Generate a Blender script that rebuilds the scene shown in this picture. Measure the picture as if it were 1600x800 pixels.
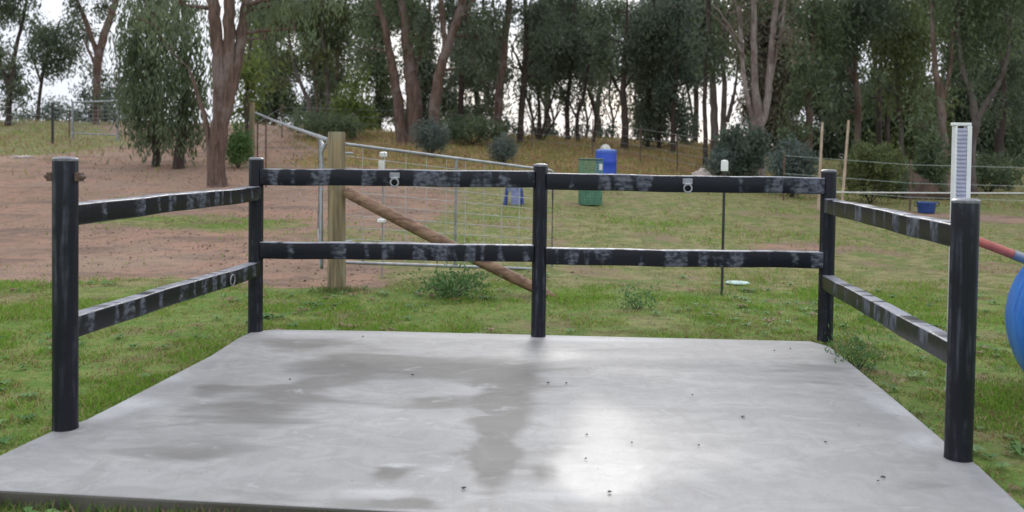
import bpy, math, random
import numpy as np
from mathutils import Vector, Matrix
random.seed(7); RNG = np.random.default_rng(11)
for o in list(bpy.data.objects): bpy.data.objects.remove(o)
S = bpy.context.scene
COL = S.collection

# ------------------------------------------------------------ camera
F, CX, CY, HC = 1400.0, 800.0, 273.0, 1.6
PITCH, ROLL = math.radians(1.48), 0.013
_f = Vector((0, math.cos(PITCH), -math.sin(PITCH)))
_u0 = Vector((0, math.sin(PITCH), math.cos(PITCH))); _r0 = Vector((1, 0, 0))
_r = math.cos(ROLL)*_r0 + math.sin(ROLL)*_u0
_u = math.cos(ROLL)*_u0 - math.sin(ROLL)*_r0
cam = bpy.data.cameras.new('camera'); camo = bpy.data.objects.new('camera', cam); COL.objects.link(camo)
M = Matrix((( _r.x, _u.x, -_f.x, 0), (_r.y, _u.y, -_f.y, 0), (_r.z, _u.z, -_f.z, HC), (0, 0, 0, 1)))
camo.matrix_world = M
cam.sensor_width = 36; cam.lens = F/1600*36; cam.shift_y = -(400-CY)/1600
cam.clip_start = 0.05; cam.clip_end = 3000
cam.dof.use_dof = True; cam.dof.focus_distance = 7.0; cam.dof.aperture_fstop = 2.0
S.camera = camo

# ------------------------------------------------------------ world, sun, exposure
SUN_EL, SUN_AZ = 27.0, 6.0          # azimuth: degrees to the right of +Y (the view)
w = bpy.data.worlds.new('World'); S.world = w; w.use_nodes = True
nt = w.node_tree; nt.nodes.clear()
out = nt.nodes.new('ShaderNodeOutputWorld'); bg = nt.nodes.new('ShaderNodeBackground')
sky = nt.nodes.new('ShaderNodeTexSky'); sky.sky_type = 'NISHITA'; sky.sun_disc = False
sky.sun_elevation = math.radians(SUN_EL); sky.sun_rotation = math.radians(SUN_AZ)
sky.dust_density = 2.0
tc = nt.nodes.new('ShaderNodeTexCoord'); mp = nt.nodes.new('ShaderNodeMapping'); mp.inputs['Scale'].default_value = (1.5, 1.5, 4)
nz = nt.nodes.new('ShaderNodeTexNoise'); nz.inputs['Scale'].default_value = 2.2; nz.inputs['Detail'].default_value = 6
cr = nt.nodes.new('ShaderNodeValToRGB'); cr.color_ramp.elements[0].position = .35; cr.color_ramp.elements[0].color = (.72, .72, .72, 1)
cr.color_ramp.elements[1].position = .6; cr.color_ramp.elements[1].color = (.97, .97, .97, 1)
mx = nt.nodes.new('ShaderNodeMix'); mx.data_type = 'RGBA'
cl = nt.nodes.new('ShaderNodeRGB'); cl.outputs[0].default_value = (8.2, 8.6, 9.6, 1)
nt.links.new(tc.outputs['Generated'], mp.inputs[0]); nt.links.new(mp.outputs[0], nz.inputs[0]); nt.links.new(nz.outputs[0], cr.inputs[0])
nt.links.new(cr.outputs[0], mx.inputs[0]); nt.links.new(sky.outputs[0], mx.inputs[6]); nt.links.new(cl.outputs[0], mx.inputs[7])
sx = nt.nodes.new('ShaderNodeSeparateXYZ'); nt.links.new(tc.outputs['Generated'], sx.inputs[0])
el = nt.nodes.new('ShaderNodeMapRange'); el.inputs[1].default_value = 0; el.inputs[2].default_value = .85; el.inputs[3].default_value = .84; el.inputs[4].default_value = 1.35
nt.links.new(sx.outputs['Z'], el.inputs[0]); vs_ = nt.nodes.new('ShaderNodeVectorMath'); vs_.operation = 'SCALE'
nt.links.new(mx.outputs[2], vs_.inputs[0]); nt.links.new(el.outputs[0], vs_.inputs['Scale']); nt.links.new(vs_.outputs[0], bg.inputs[0]); bg.inputs[1].default_value = 0.1
nt.links.new(bg.outputs[0], out.inputs[0])
sl = bpy.data.lights.new('sun', 'SUN'); sl.energy = 0.85; sl.angle = math.radians(20); sl.color = (1, .975, .94)
so = bpy.data.objects.new('sun', sl); COL.objects.link(so)
_e, _a = math.radians(SUN_EL), math.radians(SUN_AZ)
sd = Vector((math.cos(_e)*math.sin(_a), math.cos(_e)*math.cos(_a), math.sin(_e)))
so.rotation_euler = sd.to_track_quat('Z', 'Y').to_euler()
S.view_settings.view_transform = 'Standard'; S.view_settings.look = 'None'; S.view_settings.gamma = 1
S.view_settings.use_curve_mapping = False; S.view_settings.exposure = 0.42
S.render.engine = 'CYCLES'

# ------------------------------------------------------------ helpers
def ray(px, py):
    return _f + _r*((px-CX)/F) - _u*((py-CY)/F)
def at(px, py, Y):                       # world point seen at photo pixel (px,py) at distance Y in front
    d = ray(px, py); t = Y/d.y
    return Vector((d.x*t, Y, HC + d.z*t))
def on_plane(px, py, z=0.0):
    d = ray(px, py); t = (z-HC)/d.z
    return Vector((d.x*t, d.y*t, z))
def sm(v, a, b):
    t = np.clip((np.asarray(v, float)-a)/(b-a), 0, 1); return t*t*(3-2*t)
_pu = (np.array([-900, 0, 300, 500, 900, 1100, 1250, 1450, 1600, 2500])-800)/1400
_ph = np.array([2.85, 2.9, 2.85, 2.7, 2.35, 2.1, 1.5, 1.2, 1.1, 1.0])
def G(x, Y):
    x = np.asarray(x, float); Y = np.asarray(Y, float)
    R = np.interp(x/np.maximum(Y, 12), _pu, _ph)
    t = np.clip((Y-12)/33, 0, 1)**1.2
    z = -0.08 - 0.05*sm(Y, 8, 13) + (R+.1)*t*1.0
    z = z - (R+.1+1.0)*sm(Y, 46, 110)
    z = z + 0.02*np.sin(x*1.3+Y*.7)*sm(Y, 11, 16) + .05*np.sin(x*.31+2+Y*.22)*sm(Y, 15, 24)
    return z
def g1(x, Y): return float(G(x, Y))
def gat(px, Y):                          # ground point under photo column px at distance Y
    x = (px-CX)/F*Y; return Vector((x, Y, g1(x, Y)))

def lnk(o): COL.objects.link(o); return o
def empty(name, loc, label, cat, group=None):
    o = bpy.data.objects.new(name, None); lnk(o); o.location = loc; o.empty_display_size = .2
    return tag(o, label, cat, group)
def tag(o, label=None, cat=None, group=None, kind=None):
    if label: o['label'] = label
    if cat: o['category'] = cat
    if group: o['group'] = group
    if kind: o['kind'] = kind
    return o
class MB:
    def __init__(s): s.v = []; s.f = []; s.uv = []; s.hasuv = False
    def add(s, vs, fs, uv=None):
        n = len(s.v); s.v += [tuple(p) for p in vs]; s.f += [tuple(i+n for i in f) for f in fs]
        s.uv += list(uv) if uv else [(0, 0)]*len(vs)
    def box(s, c, size, rot=None):
        hx, hy, hz = [a/2 for a in size]; c = Vector(c)
        vs = [Vector((x, y, z)) for x in (-hx, hx) for y in (-hy, hy) for z in (-hz, hz)]
        if rot is not None: vs = [rot @ v for v in vs]
        s.add([v+c for v in vs], [(0,1,3,2),(4,6,7,5),(0,4,5,1),(2,3,7,6),(0,2,6,4),(1,5,7,3)])
    def tube(s, pts, rad, seg=8, cap=True, jit=0.0):
        pts = [Vector(p) for p in pts]; n = len(pts)
        if not hasattr(rad, '__len__'): rad = [rad]*n
        ref = Vector((0, 0, 1)) if abs((pts[-1]-pts[0]).normalized().z) < .8 else Vector((1, 0, 0))
        vs = []; uv = []; L = 0
        for i, p in enumerate(pts):
            d = (pts[min(i+1, n-1)]-pts[max(i-1, 0)]).normalized()
            a = d.cross(ref).normalized(); b = d.cross(a)
            if i: L += (p-pts[i-1]).length
            for k in range(seg):
                t = 2*math.pi*k/seg; rr = rad[i]*(1+jit*(random.random()-.5))
                vs.append(p + a*math.cos(t)*rr + b*math.sin(t)*rr); uv.append((L, k/seg))
        fs = [(i*seg+k, i*seg+(k+1) % seg, (i+1)*seg+(k+1) % seg, (i+1)*seg+k) for i in range(n-1) for k in range(seg)]
        if cap: fs += [tuple(range(seg-1, -1, -1)), tuple((n-1)*seg+k for k in range(seg))]
        s.add(vs, fs, uv)
    def sweep(s, a, b, prof, n=40, wob=0.0):      # profile = [(side, up)], closed, swept a->b
        a = Vector(a); b = Vector(b); d = (b-a).normalized(); sd_ = d.cross(Vector((0, 0, 1))).normalized(); up = sd_.cross(d)
        m = len(prof); vs = []; uv = []; L = (b-a).length; per = [0]
        for i in range(m): per.append(per[-1]+math.dist(prof[i], prof[(i+1) % m]))
        for i in range(n+1):
            t = i/n; p = a+(b-a)*t + up*(wob*math.sin(t*9.1+a.x)*.6+wob*math.sin(t*23+a.y)*.4)
            for k, (q, r_) in enumerate(prof): vs.append(p+sd_*q+up*r_); uv.append((t*L, per[k]))
        fs = [(i*m+k, i*m+(k+1) % m, (i+1)*m+(k+1) % m, (i+1)*m+k) for i in range(n) for k in range(m)]
        fs += [tuple(range(m-1, -1, -1)), tuple(n*m+k for k in range(m))]
        s.add(vs, fs, uv)
    def lathe(s, c, prof, seg=24, sx=1, sy=1):     # prof [(r,z)]
        c = Vector(c); n = len(prof); vs = []; uv = []
        for r_, z in prof:
            for k in range(seg):
                t = 2*math.pi*k/seg; vs.append(c+Vector((r_*math.cos(t)*sx, r_*math.sin(t)*sy, z))); uv.append((z, k/seg))
        fs = [(i*seg+k, i*seg+(k+1) % seg, (i+1)*seg+(k+1) % seg, (i+1)*seg+k) for i in range(n-1) for k in range(seg)]
        fs += [tuple(range(seg-1, -1, -1)), tuple((n-1)*seg+k for k in range(seg))]
        s.add(vs, fs, uv)
    def torus(s, c, R, r_, nrm, seg=20, ts=6, squash=1):
        nrm = Vector(nrm).normalized(); a = nrm.cross(Vector((0, 0, 1)))
        a = a.normalized() if a.length > .1 else Vector((1, 0, 0)); b = a.cross(nrm)
        vs = []; c = Vector(c)
        for i in range(seg):
            t = 2*math.pi*i/seg; e = a*math.cos(t)+b*math.sin(t); ce = c+a*math.cos(t)*R+b*math.sin(t)*R*squash
            for k in range(ts):
                q = 2*math.pi*k/ts; vs.append(ce+e*math.cos(q)*r_+nrm*math.sin(q)*r_)
        s.add(vs, [(i*ts+k, i*ts+(k+1) % ts, ((i+1) % seg)*ts+(k+1) % ts, ((i+1) % seg)*ts+k) for i in range(seg) for k in range(ts)])
    def build(s, name, mat, parent=None, smooth=True, angle=40, bevel=0):
        off = parent.matrix_world.translation if parent else Vector((0, 0, 0))
        if parent:
            off = Vector((0, 0, 0)); p = parent
            while p: off = off+Vector(p.location); p = p.parent
        me = bpy.data.meshes.new(name); me.from_pydata([tuple(Vector(v)-off) for v in s.v], [], s.f)
        ul = me.uv_layers.new(name='UVMap')
        li = np.zeros(len(me.loops), np.int32); me.loops.foreach_get('vertex_index', li)
        ul.data.foreach_set('uv', np.array(s.uv, np.float32)[li].ravel())
        me.materials.append(mat)
        o = bpy.data.objects.new(name, me); lnk(o)
        if parent: o.parent = parent
        if smooth:
            me.polygons.foreach_set('use_smooth', [True]*len(me.polygons))
            me.set_sharp_from_angle(angle=math.radians(angle))
        if bevel:
            b = o.modifiers.new('bevel', 'BEVEL'); b.width = bevel; b.segments = 2; b.limit_method = 'ANGLE'
        return o
def quads_mesh(name, V, nper, mat, colors=None, parent=None):
    n = len(V)//nper; me = bpy.data.meshes.new(name)
    me.vertices.add(len(V)); me.vertices.foreach_set('co', V.astype(np.float32).ravel())
    me.loops.add(len(V)); me.loops.foreach_set('vertex_index', np.arange(len(V), dtype=np.int32))
    me.polygons.add(n); me.polygons.foreach_set('loop_start', np.arange(0, len(V), nper, dtype=np.int32))
    me.polygons.foreach_set('loop_total', np.full(n, nper, np.int32))
    if colors is not None:
        ca = me.color_attributes.new('tint', 'FLOAT_COLOR', 'POINT')
        c4 = np.ones((len(V), 4), np.float32); c4[:, :3] = np.repeat(colors, nper, 0); ca.data.foreach_set('color', c4.ravel())
    me.materials.append(mat); me.update(); me.validate()
    o = bpy.data.objects.new(name, me); lnk(o)
    if parent: o.parent = parent
    return o

# ------------------------------------------------------------ materials
class N:
    def __init__(s, name):
        s.m = bpy.data.materials.new(name); s.m.use_nodes = True; s.t = s.m.node_tree; s.b = s.t.nodes['Principled BSDF']
    def n(s, typ, **kw):
        x = s.t.nodes.new(typ)
        for k, v in kw.items():
            if k.startswith('i_'):
                key = k[2:]; key = int(key) if key.isdigit() else key
                x.inputs[key].default_value = v
            else: setattr(x, k, v)
        return x
    def l(s, a, b): s.t.links.new(a, b)
    def noise(s, vec, scale, detail=4, rough=.55, dist=0):
        x = s.n('ShaderNodeTexNoise'); x.inputs['Scale'].default_value = scale; x.inputs['Detail'].default_value = detail
        x.inputs['Roughness'].default_value = rough; x.inputs['Distortion'].default_value = dist
        if vec is not None: s.l(vec, x.inputs['Vector'])
        return x.outputs[0]
    def math(s, op, a, b=None, clamp=False):
        x = s.n('ShaderNodeMath', operation=op); x.use_clamp = clamp
        for i, q in enumerate((a, b)):
            if q is None: continue
            if isinstance(q, (int, float)): x.inputs[i].default_value = q
            else: s.l(q, x.inputs[i])
        return x.outputs[0]
    def ramp(s, fac, p0, p1):
        x = s.n('ShaderNodeMapRange'); x.interpolation_type = 'SMOOTHSTEP'; x.inputs[1].default_value = p0; x.inputs[2].default_value = p1
        s.l(fac, x.inputs[0]); return x.outputs[0]
    def mix(s, f, a, b, blend='MIX'):
        x = s.n('ShaderNodeMix', data_type='RGBA', blend_type=blend)
        for i, q in ((0, f), (6, a), (7, b)):
            if isinstance(q, (int, float)): x.inputs[i].default_value = q
            elif isinstance(q, tuple): x.inputs[i].default_value = (*q, 1)
            else: s.l(q, x.inputs[i])
        return x.outputs[2]
    def pos(s): return s.n('ShaderNodeNewGeometry').outputs['Position']
    def mapped(s, vec, sc):
        x = s.n('ShaderNodeMapping'); x.inputs['Scale'].default_value = sc; s.l(vec, x.inputs[0]); return x.outputs[0]
    def base(s, c): 
        if isinstance(c, tuple): s.b.inputs['Base Color'].default_value = (*c, 1)
        else: s.l(c, s.b.inputs['Base Color'])
    def rough(s, r_):
        if isinstance(r_, (int, float)): s.b.inputs['Roughness'].default_value = r_
        else: s.l(r_, s.b.inputs['Roughness'])
    def bump(s, h, st=.3, d=.01):
        x = s.n('ShaderNodeBump'); x.inputs['Strength'].default_value = st; x.inputs['Distance'].default_value = d
        s.l(h, x.inputs['Height']); s.l(x.outputs[0], s.b.inputs['Normal'])
def simple(name, c, rough=.6, var=.25, scale=12, metal=0, bump=.15, stretch=(1, 1, 1)):
    m = N(name); p = m.mapped(m.pos(), stretch); n1 = m.noise(p, scale, 5)
    lo = tuple(a*(1-var) for a in c); hi = tuple(min(a*(1+var), .95) for a in c)
    m.base(m.mix(m.ramp(n1, .3, .7), lo, hi)); m.rough(rough); m.b.inputs['Metallic'].default_value = metal
    m.bump(m.noise(p, scale*3, 3), bump, .005); return m.m

def mat_ground():
    m = N('ground'); p = m.pos()
    at_ = m.n('ShaderNodeAttribute', attribute_name='zone'); sp = m.n('ShaderNodeSeparateColor'); m.l(at_.outputs['Color'], sp.inputs[0])
    dirt, lush, dry = sp.outputs[0], sp.outputs[1], sp.outputs[2]
    n1 = m.noise(p, .9, 6, .62); n2 = m.noise(p, 4.5, 5, .65); n3 = m.noise(p, 28, 4, .7); n0 = m.noise(p, .28, 4, .55)
    olive = m.mix(m.ramp(n2, .35, .65), (.15, .165, .05), (.30, .27, .12))
    olive = m.mix(m.math('MULTIPLY', m.ramp(n1, .5, .64), .8), olive, (.25, .175, .11)); olive = m.mix(m.math('MULTIPLY', m.ramp(m.noise(p, 1.7, 5, .6), .52, .64), .7), olive, (.12, .185, .04))
    green = m.mix(m.ramp(n2, .38, .66), (.11, .20, .03), (.21, .25, .065))
    green = m.mix(m.math('MULTIPLY', m.ramp(n1, .52, .66), .75), green, (.22, .165, .095))
    straw = m.mix(m.ramp(n2, .35, .65), (.34, .19, .075), (.25, .215, .07))
    straw = m.mix(m.ramp(n1, .47, .62), straw, (.24, .125, .07))
    soil = m.mix(m.ramp(n1, .35, .68), (.40, .24, .165), (.31, .205, .145))
    soil = m.mix(m.math('MULTIPLY', m.ramp(n2, .47, .66), .7), soil, (.19, .125, .10)); soil = m.mix(m.math('MULTIPLY', m.ramp(m.noise(m.mapped(p, (.5, 1.6, 1)), .8, 5, .6), .5, .62), .6), soil, (.17, .12, .095))
    soil = m.mix(m.math('MULTIPLY', m.ramp(n0, .5, .66), .35), soil, (.42, .31, .235))
    jit = m.math('MULTIPLY', m.math('SUBTRACT', m.math('ADD', m.math('MULTIPLY', n1, .6), m.math('MULTIPLY', n2, .4)), .5), 1.5)
    def w_(z): return m.ramp(m.math('ADD', z, jit), .38, .62)
    c = m.mix(w_(lush), olive, green); c = m.mix(w_(dry), c, straw); c = m.mix(w_(dirt), c, soil)
    c = m.mix(m.math('MULTIPLY', m.ramp(n3, .45, .7), .45), c, (.07, .06, .03))
    m.base(c); m.rough(.95); m.b.inputs['Specular IOR Level'].default_value = .2
    m.bump(m.math('ADD', n3, m.math('MULTIPLY', n2, 1.5)), .6, .05); return m.m
def mat_slab():
    m = N('wet_concrete'); p = m.pos()
    at_ = m.n('ShaderNodeAttribute', attribute_name='damp'); sp = m.n('ShaderNodeSeparateColor'); m.l(at_.outputs['Color'], sp.inputs[0])
    st = m.mapped(p, (.55, 1.2, 1)); n1 = m.noise(st, 1.5, 5, .5, .35); n2 = m.noise(p, 60, 3, .6); n3 = m.noise(m.mapped(p, (.55, 1.5, 1)), 2.2, 5, .5, .5)
    f = m.math('ADD', sp.outputs[0], m.math('MULTIPLY', m.math('SUBTRACT', n3, .5), 1.7)); f = m.ramp(f, .12, .55)
    dry = m.mix(m.ramp(n1, .3, .7), (.305, .296, .284), (.385, .372, .355))
    dampc = m.mix(m.ramp(n3, .3, .7), (.115, .109, .096), (.16, .152, .136))
    c = m.mix(f, dry, dampc)
    n4 = m.noise(m.mapped(p, (.75, 1.05, 1)), 5.5, 6, .6, 1.0); n5 = m.noise(m.mapped(p, (1.5, .35, 1)), 9, 3, .6, .6); n6 = m.noise(p, 150, 2, .6)
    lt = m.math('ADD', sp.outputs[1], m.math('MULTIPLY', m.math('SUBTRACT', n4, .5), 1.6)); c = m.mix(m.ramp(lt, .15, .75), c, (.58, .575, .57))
    c = m.mix(m.math('MULTIPLY', m.ramp(n4, .38, .62), .42), c, (.20, .195, .18)); c = m.mix(m.math('MULTIPLY', m.ramp(n4, .58, .74), .35), c, (.50, .49, .48))
    c = m.mix(m.math('MULTIPLY', m.ramp(n5, .52, .68), .18), c, (.20, .19, .175)); c = m.mix(m.math('MULTIPLY', m.ramp(n6, .42, .7), .28), c, (.17, .165, .155))
    c = m.mix(m.math('MULTIPLY', m.ramp(n2, .45, .75), .22), c, (.19, .18, .17))
    spk = m.noise(p, 19, 2, .5); c = m.mix(m.math('MULTIPLY', m.ramp(spk, .73, .77), .5), c, (.12, .11, .09))
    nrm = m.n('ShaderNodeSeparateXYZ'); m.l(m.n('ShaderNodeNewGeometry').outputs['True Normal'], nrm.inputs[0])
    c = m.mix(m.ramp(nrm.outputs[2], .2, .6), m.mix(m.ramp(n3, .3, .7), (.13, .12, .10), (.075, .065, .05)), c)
    m.base(c)
    wet = m.math('ADD', sp.outputs[2], m.math('MULTIPLY', m.math('SUBTRACT', n1, .5), .8))
    wr = m.n('ShaderNodeMapRange'); m.l(m.ramp(wet, .1, .8), wr.inputs[0]); wr.inputs[3].default_value = .58; wr.inputs[4].default_value = .35
    m.rough(wr.outputs[0]); m.b.inputs['Specular IOR Level'].default_value = .5
    m.bump(m.math('ADD', m.math('ADD', n2, n6), m.math('MULTIPLY', n4, 2)), .22, .006); return m.m
def mat_rail(name, scuffed=1.0):
    m = N(name); uv0 = m.n('ShaderNodeUVMap').outputs[0]; oi = m.n('ShaderNodeObjectInfo'); va = m.n('ShaderNodeVectorMath', operation='ADD'); vm = m.n('ShaderNodeCombineXYZ'); m.l(m.math('MULTIPLY', oi.outputs['Random'], 40), vm.inputs[0]); m.l(m.math('MULTIPLY', oi.outputs['Random'], 17), vm.inputs[1]); m.l(uv0, va.inputs[0]); m.l(vm.outputs[0], va.inputs[1]); uv = va.outputs[0]
    band = m.noise(m.mapped(uv, (7, .5, 1)), 1.0, 2, .45, .35); fine = m.noise(m.mapped(uv, (16, 9, 1)), 1.0, 5, .65)
    big = m.noise(m.mapped(uv, (1.1, .2, 1)), 1.0, 2)
    f = m.math('ADD', m.math('MULTIPLY', band, .88), m.math('ADD', m.math('MULTIPLY', fine, .12), m.math('MULTIPLY', m.math('SUBTRACT', big, .5), .45)))
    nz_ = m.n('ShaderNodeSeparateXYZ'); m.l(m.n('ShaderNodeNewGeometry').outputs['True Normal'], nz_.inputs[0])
    f = m.math('MULTIPLY', m.ramp(f, .49, .60), m.math('ADD', .2, m.ramp(fine, .25, .62)), True)
    dust_sheen = m.math('MULTIPLY', m.ramp(nz_.outputs[2], .45, .85), m.ramp(band, .3, .5))  # upward faces paler: dust, and the bright top highlight put into the colour
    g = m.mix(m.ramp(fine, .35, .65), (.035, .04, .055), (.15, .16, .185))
    c = m.mix(m.math('MULTIPLY', f, .85), (.008, .009, .014), g); c = m.mix(m.math('MULTIPLY', dust_sheen, .85), c, (.36, .36, .39))
    m.base(c); rr = m.n('ShaderNodeMapRange'); m.l(f, rr.inputs[0]); rr.inputs[3].default_value = .32; rr.inputs[4].default_value = .6
    m.rough(rr.outputs[0]); m.b.inputs['Specular IOR Level'].default_value = .3; m.bump(fine, .35, .006); return m.m
def mat_post():
    m = N('post_black'); p = m.mapped(m.pos(), (30, 30, 1.6)); n1 = m.noise(p, 1, 4, .6); n2 = m.noise(m.pos(), 7, 4, .6)
    f = m.math('MULTIPLY', m.ramp(n1, .45, .75), m.ramp(n2, .35, .65))
    m.base(m.mix(f, (.007, .0075, .012), (.075, .08, .10))); m.rough(.48); m.b.inputs['Specular IOR Level'].default_value = .3; m.bump(n1, .25, .004); return m.m
def mat_bark(name, a, b, c):
    m = N(name); p = m.mapped(m.pos(), (9, 9, 1.1)); n1 = m.noise(p, 1, 6, .65, .5); n2 = m.noise(m.pos(), 1.3, 3)
    n3 = m.noise(m.mapped(m.pos(), (30, 30, 4)), 1, 3, .6)
    col = m.mix(m.ramp(n1, .35, .65), a, b); col = m.mix(m.math('MULTIPLY', m.ramp(n2, .5, .62), .8), col, c)
    col = m.mix(m.math('MULTIPLY', m.ramp(n3, .5, .65), .45), col, (.03, .022, .018))
    m.base(col); m.rough(.9); m.bump(m.math('ADD', n1, n3), .9, .04); return m.m
def mat_leaf(name, rough=.5, tr=.4):
    m = N(name); a = m.n('ShaderNodeAttribute', attribute_name='tint'); m.base(a.outputs['Color']); m.rough(rough)
    m.b.inputs['Specular IOR Level'].default_value = .35
    t = m.n('ShaderNodeBsdfTranslucent'); m.l(a.outputs['Color'], t.inputs[0]); ms = m.n('ShaderNodeMixShader'); ms.inputs[0].default_value = tr
    o = m.t.nodes['Material Output']; m.l(m.b.outputs[0], ms.inputs[1]); m.l(t.outputs[0], ms.inputs[2]); m.l(ms.outputs[0], o.inputs[0]); return m.m
MG, MS = mat_ground(), mat_slab()
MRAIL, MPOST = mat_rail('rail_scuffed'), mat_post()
MCAP = simple('cap_grey', (.17, .17, .185), .3, .3, 30)
MGALV = simple('galvanised', (.33, .34, .35), .5, .2, 9, metal=.6)
MWIRE = simple('wire', (.30, .31, .31), .5, .2, 9, metal=.5)
MMESH = simple('mesh_wire', (.45, .45, .44), .5, .15)
MDARKST = simple('picket_black', (.03, .03, .03), .5)
MRUST = simple('picket_rust', (.12, .075, .055), .8)
MWHITE = simple('white_plastic', (.78, .78, .74), .4, .06, 8)
MGREYPL = simple('grey_plastic', (.42, .42, .52), .5, .1, 15)
MLEAFM = mat_leaf('leaves'); MBLADE = mat_leaf('grass_blades', .6, .3)
BARK = {'red': mat_bark('bark_red', (.095, .058, .042), (.20, .13, .098), (.22, .17, .145)),
        'dark': mat_bark('bark_dark', (.04, .03, .026), (.085, .06, .05), (.10, .075, .06)),
        'pale': mat_bark('bark_pale', (.24, .185, .16), (.33, .275, .245), (.15, .10, .085)),
        'grey': mat_bark('bark_grey', (.10, .085, .075), (.17, .14, .125), (.09, .06, .05))}

# ------------------------------------------------------------ ground
def vnoise(x, y, seed=0):
    xi = np.floor(x).astype(np.int64); yi = np.floor(y).astype(np.int64); fx = x-xi; fy = y-yi; fx = fx*fx*(3-2*fx); fy = fy*fy*(3-2*fy)
    def h(a, b):
        q = (a*374761393+b*668265263+seed*974634777) & 0x7fffffff; q = ((q ^ (q >> 13))*1274126177) & 0x7fffffff; return ((q ^ (q >> 16)) & 0xffff)/65535.0
    return (h(xi, yi)*(1-fx)+h(xi+1, yi)*fx)*(1-fy)+(h(xi, yi+1)*(1-fx)+h(xi+1, yi+1)*fx)*fy
def fbm(x, y, sc, oct_=4, seed=0):
    x = np.asarray(x, float)*sc; y = np.asarray(y, float)*sc; a, t, w_ = 0, 0, 1.0
    for i in range(oct_): a = a+w_*vnoise(x*2**i+seed*7.3, y*2**i-seed*3.1, seed+i); t += w_; w_ *= .55
    return a/t
def gauss(x, Y, cx, cy, rx, ry): return np.exp(-(((x-cx)/rx)**2+((Y-cy)/ry)**2))
def zones(x, Y):
    x = np.asarray(x, float); Y = np.asarray(Y, float); px = 800+1400*x/np.maximum(Y, 1)
    ed = 10.6+.5*np.sin(x*1.1)+.3*np.sin(x*2.7+1)
    side = np.where(Y < 15, 1-sm(x, -2.9, -1.2), 1-sm(px, 600, 860))
    dirt = sm(Y, ed, ed+1.3)*side
    dirt = dirt*(1-.9*gauss(x, Y, -5.6, 17, 2.6, 1.1))*(1-.5*gauss(x, Y, -3.2, 15.5, 2.0, 1.5))
    dirt = dirt*(1-.9*sm(Y, 27, 33)*(1-sm(px, 90, 260)))
    dirt = dirt*(1-.8*sm(Y, 25, 31)*sm(px, 400, 520))
    dirt = dirt+.75*gauss(x, Y, 10.5, 21.5, 4.5, 2.2)+.45*gauss(x, Y, 4.6, 15.5, 1.8, .9)+.5*gauss(x, Y, -2.0, 11.6, 2.2, .7)+.55*gauss(x, Y, -.6, 12.6, 2.4, .4)
    dirt = dirt*(1-.35*gauss(x, Y, -1.5, 16.5, 2.6, 3.0))
    lush = 1-sm(Y, 10.4, 12.2); lush = lush*.9-.25*gauss(x, Y, 1.0, 9.0, 4, .8)-.4*gauss(x, Y, -6.0, 9.6, 1.6, 1.2)+.35*gauss(x, Y, 2.5, 18, 1.5, 1.4)
    lush = lush+.7*gauss(x, Y, -5.6, 17, 2.6, 1.2)
    dry = sm(Y, 24, 30)*(1-sm(px, 1080, 1300)); dry = dry*np.where(px < 330, .25, 1)
    pat = np.clip((fbm(x, Y, 1.5, 4, 3)-.5)*9, -2, 2)*.75+np.clip((fbm(x, Y, .6, 3, 9)-.5)*8, -2, 2)*.55
    lush = lush+np.where(Y < 24, .16*pat, 0); pat2 = (fbm(x, Y, .35, 4, 21)-.5)*2
    dirt = np.where(dirt > .03, dirt+.55*pat2*np.clip(dirt*3, 0, 1), dirt); dry = dry+.5*pat2*(dry > .02)
    return np.clip(dirt, 0, 1), np.clip(lush, 0, 1), np.clip(dry, 0, 1)
def axis(lim, step0, grow):
    v = [0.0]; s_ = step0
    while v[-1] < lim: v.append(v[-1]+s_); s_ *= grow
    return v
ys = np.array([-30, -12, -4, 0, 1.5] + [2+a for a in axis(1500, .14, 1.012)])
xp = axis(1200, .16, 1.03); xs = np.array([-a for a in xp[:0:-1]]+xp)
X, Yg = np.meshgrid(xs, ys); Z = G(X, Yg)
V = np.stack([X, Yg, Z], -1).reshape(-1, 3); nx, ny = len(xs), len(ys)
fi = [(j*nx+i, j*nx+i+1, (j+1)*nx+i+1, (j+1)*nx+i) for j in range(ny-1) for i in range(nx-1)]
me = bpy.data.meshes.new('ground'); me.from_pydata(V.tolist(), [], fi)
zd, zl, zy = zones(X.ravel(), Yg.ravel())
ca = me.color_attributes.new('zone', 'FLOAT_COLOR', 'POINT'); ca.data.foreach_set('color', np.stack([zd, zl, zy, np.ones_like(zd)], -1).astype(np.float32).ravel())
me.polygons.foreach_set('use_smooth', [True]*len(me.polygons)); me.materials.append(MG)
tag(lnk(bpy.data.objects.new('ground', me)), kind='structure')

# ------------------------------------------------------------ concrete slab
edge_px = [(-115, 760), (0, 711), (55, 685), (84, 672), (135, 655), (200, 622), (330, 555), (372, 528), (395, 517.5), (430, 514.5), (600, 517), (843, 523), (1100, 529), (1268, 533), (1296, 541), (1330, 568), (1400, 625), (1482, 694), (1530, 728), (1600, 794), (1700, 893), (640, 800)]
poly = [on_plane(*p) for p in edge_px]
pts2 = [(p.x, p.y) for p in poly]
def inside(x, Y, grow=0.0):
    x = np.asarray(x, float); Y = np.asarray(Y, float); r_ = np.zeros(x.shape, bool); n = len(pts2)
    for i in range(n):
        (x1, y1), (x2, y2) = pts2[i], pts2[(i+1) % n]
        c = (y1 > Y) != (y2 > Y)
        with np.errstate(divide='ignore', invalid='ignore'): xx = (x2-x1)*(Y-y1)/(y2-y1)+x1
        r_ ^= c & (x < xx)
    return r_
import bmesh
bm = bmesh.new()
vt = [bm.verts.new(p) for p in poly]; f0 = bm.faces.new(vt)
if f0.normal.z < 0 or True:
    bm.normal_update()
    if f0.normal.z < 0: f0.normal_flip()
ext = bmesh.ops.extrude_face_region(bm, geom=[f0]); 
for g in ext['geom']:
    if isinstance(g, bmesh.types.BMVert): g.co.z = 0
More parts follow.
